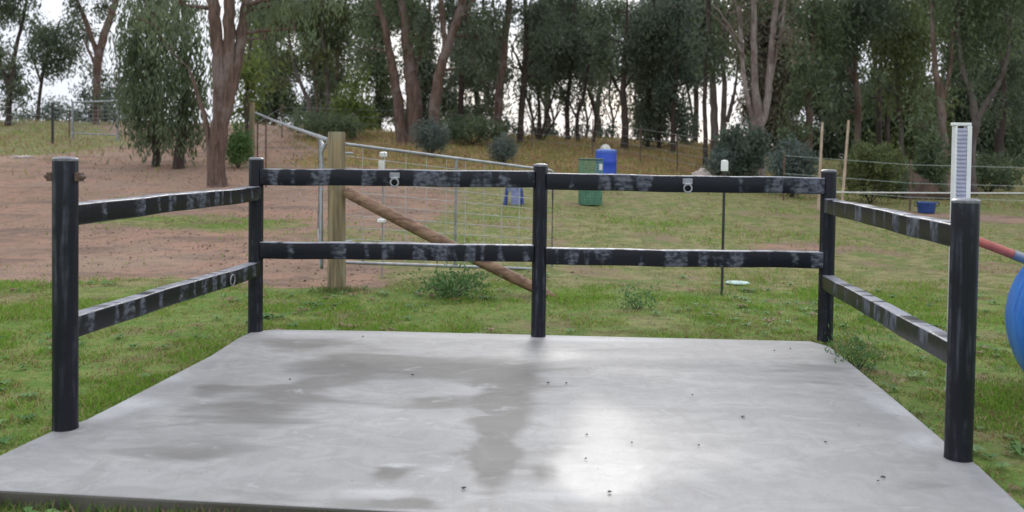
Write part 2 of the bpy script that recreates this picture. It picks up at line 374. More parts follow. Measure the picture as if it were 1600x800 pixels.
for v in vt: v.co.z = -.16
bmesh.ops.recalc_face_normals(bm, faces=bm.faces[:])
# small arris bevel on the top edges, then a fine grid for the damp map
te = [e for e in bm.edges if all(abs(v.co.z) < 1e-6 for v in e.verts)]
bmesh.ops.bevel(bm, geom=te, offset=.012, segments=2, profile=.6, affect='EDGES')
lo = [min(p[i] for p in pts2) for i in (0, 1)]; hi = [max(p[i] for p in pts2) for i in (0, 1)]
for ax in (0, 1):
    q = lo[ax]
    while q < hi[ax]:
        q += .06; no = [0, 0, 0]; no[ax] = 1; co = [0, 0, 0]; co[ax] = q
        bmesh.ops.bisect_plane(bm, geom=bm.verts[:]+bm.edges[:]+bm.faces[:], plane_co=co, plane_no=no)
me = bpy.data.meshes.new('concrete_slab'); bm.to_mesh(me); bm.free()
co = np.zeros(len(me.vertices)*3); me.vertices.foreach_get('co', co); co = co.reshape(-1, 3)
def blobs(L):
    r_ = np.zeros(len(co))
    for px, py, rx, ry, a in L:
        c = on_plane(px, py); ax = (on_plane(px+rx, py)-c).length; ay = (on_plane(px, py-ry)-on_plane(px, py+ry)).length/2
        r_ += a*gauss(co[:, 0], co[:, 1], c.x, c.y, ax, ay)
    return r_
damp = blobs([(490, 540, 70, 9, .7), (560, 560, 80, 12, .7), (690, 575, 110, 14, .75), (560, 580, 60, 16, .5), (390, 640, 100, 30, .55), (330, 605, 40, 14, .5), (470, 600, 60, 25, .4),
              (780, 640, 35, 60, .85), (770, 720, 32, 45, .85), (800, 610, 50, 30, .5), (690, 625, 50, 12, .7), (610, 740, 32, 13, .9), (850, 740, 32, 14, .8), (640, 788, 80, 6, .8), (800, 580, 60, 20, .4), (1250, 580, 70, 18, .35), (1100, 640, 80, 12, .2), (300, 700, 120, 30, .3), (940, 545, 60, 6, .3)])
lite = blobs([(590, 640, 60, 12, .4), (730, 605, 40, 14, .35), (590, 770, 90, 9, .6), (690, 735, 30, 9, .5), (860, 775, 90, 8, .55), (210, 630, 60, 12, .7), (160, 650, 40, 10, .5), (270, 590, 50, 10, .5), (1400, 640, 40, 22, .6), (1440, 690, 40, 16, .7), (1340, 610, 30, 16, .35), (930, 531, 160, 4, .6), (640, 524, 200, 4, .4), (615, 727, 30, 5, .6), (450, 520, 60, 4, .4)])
wet = blobs([(930, 735, 60, 45, 1.0), (940, 650, 60, 50, .35), (1050, 690, 160, 60, .5), (600, 640, 120, 40, .35), (850, 560, 90, 22, .35), (1100, 580, 200, 30, .25)])
ca = me.color_attributes.new('damp', 'FLOAT_COLOR', 'POINT')
ca.data.foreach_set('color', np.stack([np.clip(damp, 0, 1), np.clip(lite, 0, 1), np.clip(wet, 0, 1), np.ones(len(co))], -1).astype(np.float32).ravel())
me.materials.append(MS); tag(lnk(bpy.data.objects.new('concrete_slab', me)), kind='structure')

# ------------------------------------------------------------ black rail fence
fence = empty('rail_fence', on_plane(843, 525), 'black post and rail fence with scuffed double rails on three sides of the concrete slab', 'fence')
def vpt(base, py):                      # point above base at photo height py
    lo_, hi_ = -1.0, 4.0
    for _ in range(40):
        m_ = (lo_+hi_)/2; d = Vector((base.x, base.y, m_))-Vector((0, 0, HC)); yy = CY-F*d.dot(_u)/d.dot(_f)
        if yy > py: lo_ = m_
        else: hi_ = m_
    return Vector((base.x, base.y, m_))
PB = {'lf': (102, 665, 247, .068), 'lb': (399, 513, 247, .063), 'mid': (841, 521, 257, .063), 'rb': (1289, 523, 266, .066), 'rf': (1497, 712, 312, .069)}
P = {}
for k, (px, py, top, r_) in PB.items():
    b = on_plane(px, py+4); t_ = vpt(b, top); P[k] = b; h = t_.z
    lean = {'rf': .012, 'rb': .006}.get(k, 0)
    m = MB(); m.tube([b+Vector((lean*q*h*.3, 0, q*h)) for q in (-.02, .02, .25, .5, .75, .985, 1)], [r_+.004, r_, r_, r_*.995, r_, r_, r_*.93], 28)
    po = m.build('post', MPOST, fence)
    c = MB(); c.lathe(t_+Vector((lean*h*.3, 0, -.004)), [(r_+.0015, -.012), (r_+.002, .0), (r_-.006, .007), (r_*.6, .011), (r_*.3, .012), (.003, .012)], 28)
    c.build('cap', MCAP, po)
    if k == 'lf':
        for sx in (-1, 1):
            c = MB(); c.box(t_+Vector((sx*(r_+.010), 0, -.105)), (.036, .05, .05)); c.tube([t_+Vector((sx*(r_+.028), -.03, -.105)), t_+Vector((sx*(r_+.028), .03, -.105))], .012, 8)
            c.build('bracket', MRUST, po, bevel=.004)
def rprof(hh, ww, r_=.022):
    pr = []
    for cx_, cy_, a0 in ((ww-r_, hh-r_, 0), (-(ww-r_), hh-r_, 90), (-(ww-r_), -(hh-r_), 180), (ww-r_, -(hh-r_), 270)):
        for q in (0, 30, 60, 90):
            t = math.radians(a0+q); pr.append((cx_+r_*math.cos(t), cy_+r_*math.sin(t)))
    return pr
def rail(ka, kb, pya, pyb, hh, offa=.05, offb=.05, side=0, sh=Vector((0, 0, 0))):
    a, b = P[ka], P[kb]; d = (b-a); d.z = 0; d.normalize()
    A = vpt(a, pya); B = vpt(b, pyb); A = A+d*offa+sh; B = B-d*offb+sh
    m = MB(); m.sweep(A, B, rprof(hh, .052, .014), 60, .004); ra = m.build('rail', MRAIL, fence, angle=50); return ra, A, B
R1 = rail('lb', 'mid', 276, 280, .072); R2 = rail('lb', 'mid', 390, 395.5, .073)
R3 = rail('mid', 'rb', 283.5, 290.5, .072); R4 = rail('mid', 'rb', 400, 406, .072)
R5 = rail('lf', 'lb', 335, 302, .062, .05, -.03, sh=Vector((.0, -.03, 0))); R6 = rail('lf', 'lb', 511, 420, .064, .05, -.03, sh=Vector((0, -.03, 0)))
R7 = rail('rf', 'rb', 370, 321, .064, .05, -.03, sh=Vector((0, -.03, 0))); R8 = rail('rf', 'rb', 556, 440, .064, .05, -.03, sh=Vector((0, -.03, 0)))
def tie_ring(R, px, small=False):
    ro, A, B = R; best = min((A+(B-A)*(i/400) for i in range(401)), key=lambda q: abs(CX+F*(q-Vector((0, 0, HC))).dot(_r)/(q-Vector((0, 0, HC))).dot(_f)-px))
    d = (B-A).normalized(); n = d.cross(Vector((0, 0, 1))).normalized()
    if n.dot(Vector((0, 0, HC))-best) < 0: n = -n
    p = best+n*.056; m = MB()
    ri = bpy.data.objects
    if not small:
        rot = Matrix((d, n, Vector((0, 0, 1)))).transposed()
        m.box(p+Vector((0, 0, .022)), (.085, .008, .05), rot); m.tube([p+Vector((0, 0, .0))-d*.03+n*.012, p+Vector((0, 0, .0))+d*.03+n*.012], .011, 8)
        for s_ in (-1, 1): m.tube([p+d*s_*.028+Vector((0, 0, .035)), p+d*s_*.028+Vector((0, 0, .035))+n*.014], .009, 8)
        br = m.build('ring_plate', MGALV, ro, bevel=.002)
        t = MB(); t.torus(p+n*.014-Vector((0, 0, .038)), .034, .008, n, 24, 8); t.build('tie_ring', MGALV, ro)
    else:
        m.torus(p+n*.006-Vector((0, 0, .012)), .042, .006, n, 24, 8); m.build('tie_ring', MGALV, ro)
tie_ring(R1, 618); tie_ring(R3, 1072); tie_ring(R6, 352, True)

# ------------------------------------------------------------ gates, wooden post, brace
MTIMB = N('treated_timber'); _p = MTIMB.mapped(MTIMB.pos(), (22, 22, 1.4)); _n = MTIMB.noise(_p, 1, 5, .6, .6); _n2 = MTIMB.noise(MTIMB.pos(), 5, 3)
MTIMB.base(MTIMB.mix(MTIMB.ramp(_n, .35, .7), MTIMB.mix(MTIMB.ramp(_n2, .4, .6), (.30, .27, .17), (.34, .25, .14)), (.14, .11, .065))); MTIMB.rough(.85); MTIMB.bump(_n, .5, .01); MTIMB = MTIMB.m
MLOG = N('bark_stripped_log'); _p = MLOG.mapped(MLOG.pos(), (5, 14, 14)); _n = MLOG.noise(_p, 1, 5, .6, .8)
MLOG.base(MLOG.mix(MLOG.ramp(_n, .35, .68), (.31, .19, .115), (.14, .075, .05))); MLOG.rough(.8); MLOG.bump(_n, .5, .015); MLOG = MLOG.m
GP = Vector((-2.10, 10.8, 0)); gz = g1(GP.x, GP.y)
m = MB(); tp = at(528, 206, 10.8)
m.tube([Vector((tp.x-.015*q, 10.8, gz-.1+(tp.z-gz+.1)*q)) for q in (0, .06, .3, .6, .85, .99, 1)], [.118, .112, .108, .106, .105, .103, .098], 20, jit=.03)
tag(m.build('gate_post', MTIMB, None, angle=60), 'thick round treated timber gate post behind the left back rails', 'post')
m = MB(); a_ = at(540, 299, 10.72); b_ = at(872, 452, 10.45); b_.z = g1(b_.x, b_.y)-.02
m.tube([a_+(b_-a_)*q+Vector((0, 0, -.015*math.sin(q*3.14))) for q in (0, .03, .2, .4, .6, .8, .93, 1)], [.06, .07, .072, .072, .07, .066, .055, .03], 14, jit=.08)
tag(m.build('brace_log', MLOG, None, angle=60), 'brown stripped log leaning from the timber gate post down to the grass', 'log')

def gate(name, A, B, hgt, drop, verts, label, mesh_dx=.3, hs=None, r_=.021, corner=.05):
    # A, B: top hinge/free ends; drop: distance top->bottom rail
    e = empty(name, Vector((A.x, A.y, A.z-drop)), label, 'gate')
    d = (B-A).normalized(); Dn = Vector((0, 0, -drop))
    def cor(p, q1, q2):
        return [p+(q1-p).normalized()*corner*math.cos(t)*0+ (q1-p).normalized()*corner*(1-math.sin(t))+(q2-p).normalized()*corner*(1-math.cos(t)) for t in [i*math.pi/12 for i in range(7)]]
    C1, C2, C3, C4 = A, B, B+Dn, A+Dn
    loop = []
    for p, q1, q2 in ((C1, C4, C2), (C2, C1, C3), (C3, C2, C4), (C4, C3, C1)): loop += cor(p, q1, q2)
    loop.append(loop[0]); mm = MB(); mm.tube(loop, r_, 10, cap=False); mm.build('frame', MGALV, e)
    L = (B-A).length
    for q in verts:
        v = MB(); v.tube([A+(B-A)*q, A+(B-A)*q+Dn], .018, 8); v.build('upright', MGALV, e)
    w_ = MB()
    n_ = int(L/mesh_dx)
    for i in range(1, n_): w_.tube([A+(B-A)*(i/n_), A+(B-A)*(i/n_)+Dn], .004, 4)
    hs = hs or [.1, .2, .3, .4, .5, .6, .7, .8, .9]
    for h_ in hs: w_.tube([A+Dn*h_, B+Dn*h_], .0042, 4)
    w_.build('wire_mesh', MMESH, e)
    return e
gA = at(531, 224, 10.97); gB = at(864, 267, 13.2)
g_ = gate('farm_gate', gA, gB, 1.4, 1.46, [.5], 'galvanised tube farm gate with wire mesh hung to the right of the timber gate post')
for dz in (-.12, -1.2):
    h_ = MB(); h_.tube([gA+Vector((.0, -.1, dz)), gA+Vector((.16, 0, dz))], .016, 8); h_.build('hinge', MGALV, g_)
hA = at(504, 226, 10.85); hB = at(499, 212, 14.0)
g2 = gate('farm_gate', hA, hB, 1.4, 1.5, [.5], 'galvanised tube gate seen nearly edge on left of the timber gate post, running away uphill', hs=[.15, .3, .45, .6, .75, .88])
c = MB(); c.tube([hA+Vector((.12, -.04, .03)), hA+Vector((.05, -.03, .01)), hA+Vector((.0, -.03, -.1)), hA+Vector((.02, -.03, -.3)), hA+Vector((.09, -.06, -.38))], .014, 8)
c.build('chain', MWIRE, g2)
# pipe rail fence running from the gate up to the far timber post
fp = gat(395, 28); m = MB(); ft = at(394, 160, 28)
m.tube([fp-Vector((0, 0, .1)), Vector((ft.x, 28, (fp.z+ft.z)/2)), ft], [.1, .09, .085], 12, jit=.05)
tag(m.build('strainer_post', MTIMB, None), 'pale timber strainer post beside the grey green shrub up the slope', 'post')
hB = at(512, 219, 11.3); pf = empty('pipe_fence', hB-Vector((0, 0, 1.5)), 'fence with a pale pipe top rail climbing to the far timber post', 'fence')
m = MB(); pe = at(399, 176, 27.9); m.tube([hB+Vector((0, .05, 0)), (hB+pe)/2+Vector((0, 0, -.02)), pe], .03, 8); m.build('rail', MGALV, pf)
m = MB(); 
for i in range(1, 6): m.tube([hB-Vector((0, 0, .22*i)), pe-Vector((0, 0, .16*i))], .0022, 4)
m.build('wire', MWIRE, pf)
for q in (.7,):
    p = hB+(pe-hB)*q; m = MB(); m.box((p.x, p.y, (p.z+g1(p.x, p.y))/2), (.035, .035, p.z-g1(p.x, p.y))); m.build('picket', MRUST, pf)
# far left gate and dark picket
e = empty('far_gate', gat(112, 36), 'small pale galvanised gate in the fence far up at the left', 'gate')
for px in (113, 183):
    p = gat(px, 36); t_ = at(px-1, 158, 36); m = MB(); m.tube([p, Vector((p.x, 36, t_.z))], .045, 8); m.build('upright', MGALV, e)
m = MB(); m.tube([at(113, 160, 36), at(200, 157, 36)], .035, 8); m.build('top_rail', MGALV, e)
m = MB(); m.tube([at(113, 208, 36), at(183, 211, 36)], .025, 8); m.build('bottom_rail', MGALV, e)
m = MB()
for i in range(1, 8): m.tube([at(113, 160+i*6.2, 36), at(183, 159+i*6.4, 36)], .007, 4)
for i in range(1, 9): m.tube([at(113+i*8, 160, 36), at(113+i*8, 210, 36)], .006, 4)
m.build('wire_mesh', MWIRE, e)
p = gat(82, 34); m = MB(); m.tube([p, at(82, 160, 34)], .05, 8); tag(m.build('picket', MDARKST, None), 'dark thin picket standing left of the small far gate', 'post')

def picket_fence(name, pts, hgt, wires, label, mat=MRUST, wmat=MWIRE, wr=.004, tops=None):
    e = empty(name, gat(*pts[0]), label, 'fence'); P_ = []
    for i, (px, Y) in enumerate(pts):
        g = gat(px, Y); P_.append(g); h = hgt+.12*math.sin(i*2.3)
        m = MB(); m.box(g+Vector((0, 0, h/2-.05)), (.045, .02, h+.1)); m.box(g+Vector((0, .015, h/2-.05)), (.008, .03, h+.1)); m.build('picket', mat, e)
    for w_ in wires:
        m = MB()
        m.tube([g+Vector((0, -.02, w_)) for g in P_], wr, 4); m.build('wire', wmat, e)
    return e
picket_fence('wire_fence', [(402, 29), (440, 38), (555, 39), (640, 39), (732, 38.5), (830, 38), (925, 37), (1000, 34), (1058, 31), (1135, 28.5)], 1.35, [.35, .65, .95, 1.28],
             'long wire fence on rusty pickets along the ridge in front of the trees', wr=.006)
MGRW = simple('pale_wire', (.45, .52, .47), .4, .1)
picket_fence('wire_fence', [(1225, 24), (1423, 23.5), (1660, 23)], 1.25, [.35, .72, 1.2], 'low wire fence crossing behind the bamboo stakes on the right', wmat=MGRW, wr=.0045)
picket_fence('wire_fence', [(-40, 36.5), (82, 36.2), (108, 36.1)], 1.3, [.3, .6, .9, 1.22], 'short run of wire fence left of the small far gate', wr=.006)
MTAPE = simple('white_tape', (.75, .75, .70), .5, .08)
m = MB(); pts = [at(1240, 298, 21.6), at(1318, 300.5, 21.7), at(1470, 301.5, 21.6), at(1700, 302, 21.4)]
m.tube(pts, .016, 6); tape = tag(m.build('fence_tape', MTAPE, None), 'white electric fence tape strung from the bamboo stakes to the right', 'tape')
MBAM = simple('bamboo', (.48, .36, .26), .6, .2, 6)
for nm, b_, t_, y_, lab in ((0, 1279.5, 1285, 191, 'straight bamboo stake left of the right back corner post'), (1, 1316, 1326, 188, 'slanting bamboo stake just right of the right back corner post')):
    p = gat(b_, 21.8); t3 = at(t_, y_, 21.8); m = MB(); n_ = 12; L = []; R_ = []
    for i in range(n_+1):
        q = p+(t3-p)*(i/n_); L += [q]; R_ += [.034-.006*i/n_+(.005 if i % 2 else 0)]
    m.tube(L, R_, 8); tag(m.build('bamboo_stake', MBAM, None), lab, 'stake')
# step-in post with white cap
pb = Vector((at(1128, 446, 10.85).x, 10.85, 0)); pb.z = g1(pb.x, pb.y); pt = at(1132, 268, 10.85)
e = empty('capped_picket', pb, 'thin black picket with a white plastic cap standing beyond the back rails', 'post')
m = MB(); m.tube([pb-Vector((0, 0, .05)), pt], .017, 6); m.box(pb+(pt-pb)*.5+Vector((0, .018, 0)), (.008, .03, 1.2)); m.build('shaft', MDARKST, e)
m = MB(); m.lathe(pt+Vector((0, 0, -.05)), [(.028, 0), (.03, .05), (.022, .055)], 12); m.build('collar', MDARKST, e)
m = MB(); m.lathe(pt+Vector((0, 0, 0)), [(.03, 0), (.044, .01), (.044, .115), (.038, .135), (.01, .14)], 16); m.build('cap', MWHITE, e)
# white insulated step-in post behind gate
pb = Vector((at(597, 400, 12).x, 12.0, 0)); pb.z = g1(pb.x, pb.y); pt = at(599, 240, 12)
e = empty('insulated_picket', pb, 'thin wire picket with white insulators standing behind the mesh gate', 'post')
m = MB(); m.tube([pb, pt], .010, 6); m.build('shaft', MWIRE, e)
m = MB(); m.lathe(pt-Vector((0, 0, .05)), [(.02, 0), (.05, .01), (.055, .06), (.03, .075)], 12); m.build('insulator', MWHITE, e)
m = MB(); m.lathe(pt-Vector((0.02, 0, .24)), [(.035, 0), (.045, .02), (.045, .14), (.03, .155)], 12); m.build('insulator', MWHITE, e)
p3 = at(596, 345, 12); m = MB(); m.lathe(p3-Vector((0, 0, .03)), [(.02, 0), (.06, .015), (.055, .05), (.02, .06)], 12); m.build('insulator', MWHITE, e)

# ------------------------------------------------------------ jump stand and pole, blue ball
jb = Vector((at(1499, 300, 6.3).x, 6.3, 0)); jb.z = g1(jb.x, jb.y); jt = at(1500, 197, 6.3)
H = jt.z-jb.z; wj = .102
e = empty('jump_stand', jb, 'tall white ribbed plastic jump stand rising behind the right front post', 'stand')
fr = MB()
for sx in (-1, 1): fr.box((jb.x+sx*(wj/2-.008)+(.006 if sx > 0 else 0), 6.3, jb.z+H/2), (.014 if sx < 0 else .032, .06, H))
fr.box((jb.x, 6.3, jt.z+.012), (wj+.02, .06, .022)); fr.box((jb.x, 6.3, jb.z+.02), (.10, .08, .04)); fr.build('frame', MWHITE, e, bevel=.004)
rb_ = MB(); rb_.box((jb.x-.006, 6.29, jb.z+H/2), (wj-.028, .03, H-.03))
k = 0
while k*.028 < H-.06:
    rb_.box((jb.x-.006, 6.274, jb.z+.05+k*.028), (wj-.032, .012, .012)); k += 1
rb_.build('ribbed_panel', MGREYPL, e, bevel=.002)
MRED = simple('red_paint', (.50, .13, .09), .5, .25, 8)
pa = at(1513, 371, 6.22); pb_ = pa+Vector((3.0, .15, 0)); pb_.z = g1(pb_.x, pb_.y)+.04; dd = pb_-pa
e = empty('jump_pole', pb_, 'red jump pole with a grey band sloping down from the white jump stand', 'pole')
def seg(a, b, r0, mt, nm): q = MB(); q.tube([pa+dd*a, pa+dd*(a+b)/2, pa+dd*b], r0, 16); q.build(nm, mt, e)
seg(0, .105, .032, MRED, 'red_section'); seg(.105, .16, .035, MGALV, 'band'); seg(.16, .6, .032, MRED, 'red_section'); seg(.6, .7, .034, MWHITE, 'band'); seg(.7, 1, .032, MRED, 'red_section')
MBLUE = N('blue_cover'); p_ = MBLUE.mapped(MBLUE.pos(), (9, 9, 1.2)); n_ = MBLUE.noise(p_, 1, 4, .55, .6)
MBLUE.base(MBLUE.mix(MBLUE.ramp(n_, .3, .7), (.015, .12, .50), (.04, .24, .70))); MBLUE.rough(.33); MBLUE.bump(n_, .6, .03); MBLUE = MBLUE.m
bc = at(1741, 508, 5.75); br_ = .615; gzb = g1(bc.x, bc.y); bc.z = max(bc.z, gzb+br_-.01)
m = MB(); pr = []
for i in range(33):
    t = -math.pi/2+math.pi*i/32; pr.append((max(br_*math.cos(t), .004), br_*math.sin(t)))
m.lathe(bc, pr, 48)
for i, v in enumerate(m.v):
    d = Vector(v)-bc; th = math.atan2(d.y, d.x); s_ = 1+.008*math.cos(th*12)*math.cos(d.z/br_*1.4)+.006*math.sin(th*31+d.z*3); z_ = d.z*s_
    m.v[i] = (bc.x+d.x*s_, bc.y+d.y*s_, bc.z+max(z_, -(bc.z-gzb)))
ball = m.build('blue_ball', MBLUE, None, angle=180)
m = MB(); m.lathe(bc+Vector((0, 0, br_-.01)), [(.06, -.02), (.065, .01), (.03, .02)], 16); m.build('valve', MDARKST, ball)
ball['label'] = 'large round bright blue fabric covered ball cut by the right edge of the view'; ball['category'] = 'ball'

# ------------------------------------------------------------ drums, bins, tubs beyond the fence
MBD = simple('blue_drum', (.02, .075, .50), .4, .15, 4); MGB = N('green_mesh')
_n = MGB.noise(MGB.mapped(MGB.pos(), (7, 7, 7)), 1, 4); MGB.base(MGB.mix(MGB.ramp(_n, .4, .6), (.11, .24, .14), (.17, .33, .21))); MGB.rough(.6); MGB = MGB.m
g = gat(946.5, 24.6); e = empty('drum', g, 'upright blue plastic drum with a white lump on its lid beyond the back rails', 'drum'); g0 = g
m = MB(); hD = at(946, 236, 24.6).z-g.z; r_ = .29
m.lathe(g, [(r_*.94, 0), (r_, .03), (r_, hD*.3), (r_*1.03, hD*.33), (r_, hD*.36), (r_, hD*.66), (r_*1.03, hD*.69), (r_, hD*.72), (r_, hD*.93), (r_*.93, hD)], 28); m.build('body', MBD, e)
m = MB(); m.lathe(g+Vector((0, 0, hD+.001)), [(r_*1.0, -.05), (r_*1.02, 0), (r_*.95, .03), (r_*.7, .04), (.01, .042)], 28); m.build('lid', simple('drum_lid', (.08, .16, .55), .5), e)
m = MB(); m.lathe(g+Vector((-.02, 0, hD+.04)), [(.15, 0), (.14, .05), (.1, .11), (.05, .14), (.01, .15)], 12)
tag(m.build('feed_bag', simple('bag', (.5, .48, .42), .8, .3, 10), None), 'small pale crumpled bag lying on top of the blue drum', 'bag')
g = gat(923, 20.9); e = empty('mesh_bin', g, 'round green mesh bin in front of the blue drum', 'bin')
hB_ = at(923, 249, 20.9).z-g.z; r_ = .275; m = MB()
nn = 26
for i in range(nn):
    t = 2*math.pi*i/nn; m.tube([g+Vector((r_*math.cos(t), r_*math.sin(t), .02)), g+Vector((r_*math.cos(t), r_*math.sin(t), hB_))], .0085, 4)
for i in range(18):
    m.torus(g+Vector((0, 0, .02+(hB_-.02)*i/17)), r_, .008, (0, 0, 1), 24, 4)
m.build('mesh_wall', MGB, e)
m = MB(); m.torus(g+Vector((0, 0, hB_)), r_+.004, .02, (0, 0, 1), 28, 8); m.build('rim', simple('rim_dark', (.02, .07, .035), .5), e)
m = MB(); m.lathe(g+Vector((0, 0, .02)), [(r_*.9, 0), (r_*.92, hB_*.42), (r_*.6, hB_*.5), (.01, hB_*.52)], 20); m.build('liner', simple('liner_green', (.10, .28, .18), .5), e)
m = MB(); m.box(g+Vector((.21, -.22, hB_-.17)), (.07, .015, .14)); m.build('tag', MWHITE, e)
# blue stool
MST = simple('stool_blue', (.025, .05, .22), .45); MST2 = simple('stool_panel', (.22, .25, .42), .5)
g = gat(803.5, 20.4); g = Vector((g.x, g.y, g.z)); e = empty('step_stool', g, 'small dark blue plastic step stool on the grass behind the middle of the gate', 'stool')
hS = .40
m = MB(); m.box(g+Vector((0, 0, hS)), (.38, .28, .03)); m.box(g+Vector((0, -.13, hS-.05)), (.36, .015, .07)); m.box(g+Vector((0, .13, hS-.05)), (.36, .015, .07)); m.build('seat', simple('stool_top', (.2, .24, .36), .5), e, bevel=.006)
for sx in (-1, 1):
    for sy in (-1, 1):
        q0 = g+Vector((sx*.19, sy*.14, 0)); q1 = g+Vector((sx*.16, sy*.11, hS-.02)); m = MB(); m.tube([q0, q1], [.045, .038], 4); m.build('leg', MST, e, smooth=False)
m = MB(); m.box(g+Vector((.055, -.13, .18)), (.25, .02, .34)); m.build('side_panel', MST2, e, bevel=.004)
# blue tub right
g = gat(1449, 22.9); e = empty('tub', g, 'squat dark blue feed tub by the fence in front of the brown mound', 'tub')
m = MB(); m.lathe(g, [(.17, 0), (.2, .02), (.24, .28), (.225, .28), (.19, .05), (.01, .04)], 20); m.build('bowl', simple('tub_blue', (.02, .06, .22), .45), e)
m = MB(); m.torus(g+Vector((0, 0, .28)), .245, .014, (0, 0, 1), 24, 6); m.build('rim', simple('tub_rim', (.04, .10, .30), .45), e)
for sx in (-1, 1):
    m = MB(); m.torus(g+Vector((sx*.26, 0, .24)), .06, .012, (0, 1, 0), 14, 6); m.build('handle', MDARKST, e)
# pale lid on grass, pale stone behind rail, brown mound, flat pale stone far left
p = on_plane(1152, 443, -.11); m = MB(); m.lathe(Vector((p.x, p.y, g1(p.x, p.y)+.012)), [(.15, 0), (.16, .012), (.15, .022), (.12, .018), (.01, .024)], 24, 1, .9)
tag(m.build('lid', simple('lid_aqua', (.38, .52, .46), .5), None), 'pale aqua plastic lid lying on the grass by the capped picket', 'lid')
def rock(name, c, sx, sy, sz, mat, label, cat='rock', group=None, seed=0):
    bm_ = bmesh.new(); bmesh.ops.create_icosphere(bm_, subdivisions=3, radius=1); rr = random.Random(seed); ph = [rr.uniform(0, 6) for _ in range(6)]
    for v in bm_.verts:
        d = v.co; k = 1+.16*math.sin(3*d.x+ph[0])*math.sin(4*d.y+ph[1])+.1*math.sin(7*d.z+ph[2]+5*d.x)
        v.co = Vector((d.x*sx*k, d.y*sy*k, d.z*sz*k))
    me_ = bpy.data.meshes.new(name); bm_.to_mesh(me_); bm_.free(); me_.materials.append(mat); me_.polygons.foreach_set('use_smooth', [True]*len(me_.polygons))
    o = bpy.data.objects.new(name, me_); lnk(o); o.location = c; return tag(o, label, cat, group)
MPAL = simple('pale_stone', (.45, .38, .33), .9, .3); MMND = simple('mound_soil', (.13, .085, .065), .95, .4, 3)
q = gat(1098, 27); rock('rock', q+Vector((0, 0, .12)), .32, .25, .3, MPAL, 'pale rough stone just above the back rail near the capped picket', seed=3)
q = gat(1432, 27.5); rock('soil_mound', q+Vector((0, 0, .15)), 1.2, .9, .75, MMND, 'brown soil mound behind the wire fence right of the round bush', 'mound', seed=5)
q = gat(36, 29); rock('rock', q+Vector((0, 0, .0)), .35, .2, .07, MPAL, 'flat pale stone on the grass far up at the left', seed=8)

# leaf scraps on slab
MSCR = simple('leaf_scrap', (.05, .035, .025), .8)
SL = ['dark leaf scrap on the damp band at the rear left of the slab', 'largest dark crumb on the slab a little in front of the middle post', 'smaller crumb just right of the largest one in front of the middle post',
 'lone dark crumb at the rear left of the slab, right of the left back post', 'lone dark crumb near the slab front, left of the bright glare', 'dark crumb at the front edge of the bright glare', 'wide flat leaf scrap alone on the right half of the slab',
 'dark curled leaf scrap nearest the right front post', 'tiny crumb touching the curled leaf scrap near the right front post', None, None, 'dark speck on the slab left of the right back post', 'tiny speck nearest the foot of the right back post', None, 'speck close to the back edge of the slab, left of the middle post', None, None, None]
for i, (px, py, s_) in enumerate([(645, 586, 1.0), (857, 598, 1.1), (885, 599, .8), (453, 593, .8), (725, 763, 1), (952, 769, 1), (1161, 651, 1.3), (1380, 746, 1.1), (1372, 752, .6), (917, 679, .6), (915, 717, .6), (1210, 548, .8), (1235, 545, .6), (987, 692, .6), (567, 526, .7), (1082, 617, .6), (1290, 691, .7), (1092, 696, .5)]):
    p = on_plane(px, py, .006); a0 = random.random()*6; n_ = 7; m = MB(); vs = []
    for k in range(n_):
        t = 2*math.pi*k/n_+a0; r_ = .0075*s_*random.uniform(.6, 1.2); vs.append((p.x+r_*1.5*math.cos(t), p.y+r_*math.sin(t), .004+.006*random.random()))
    vs2 = [(x, y, z+.004) for x, y, z in vs]
    m.add(vs+vs2, [tuple(range(n_-1, -1, -1)), tuple(range(n_, 2*n_))]+[(k, (k+1) % n_, n_+(k+1) % n_, n_+k) for k in range(n_)])
    tag(m.build('leaf_scrap', MSCR, None, smooth=False), SL[i] or 'tiny dark leaf speck among the scattered few on the right half of the slab', 'leaf', 'leaf scraps scattered on the slab')

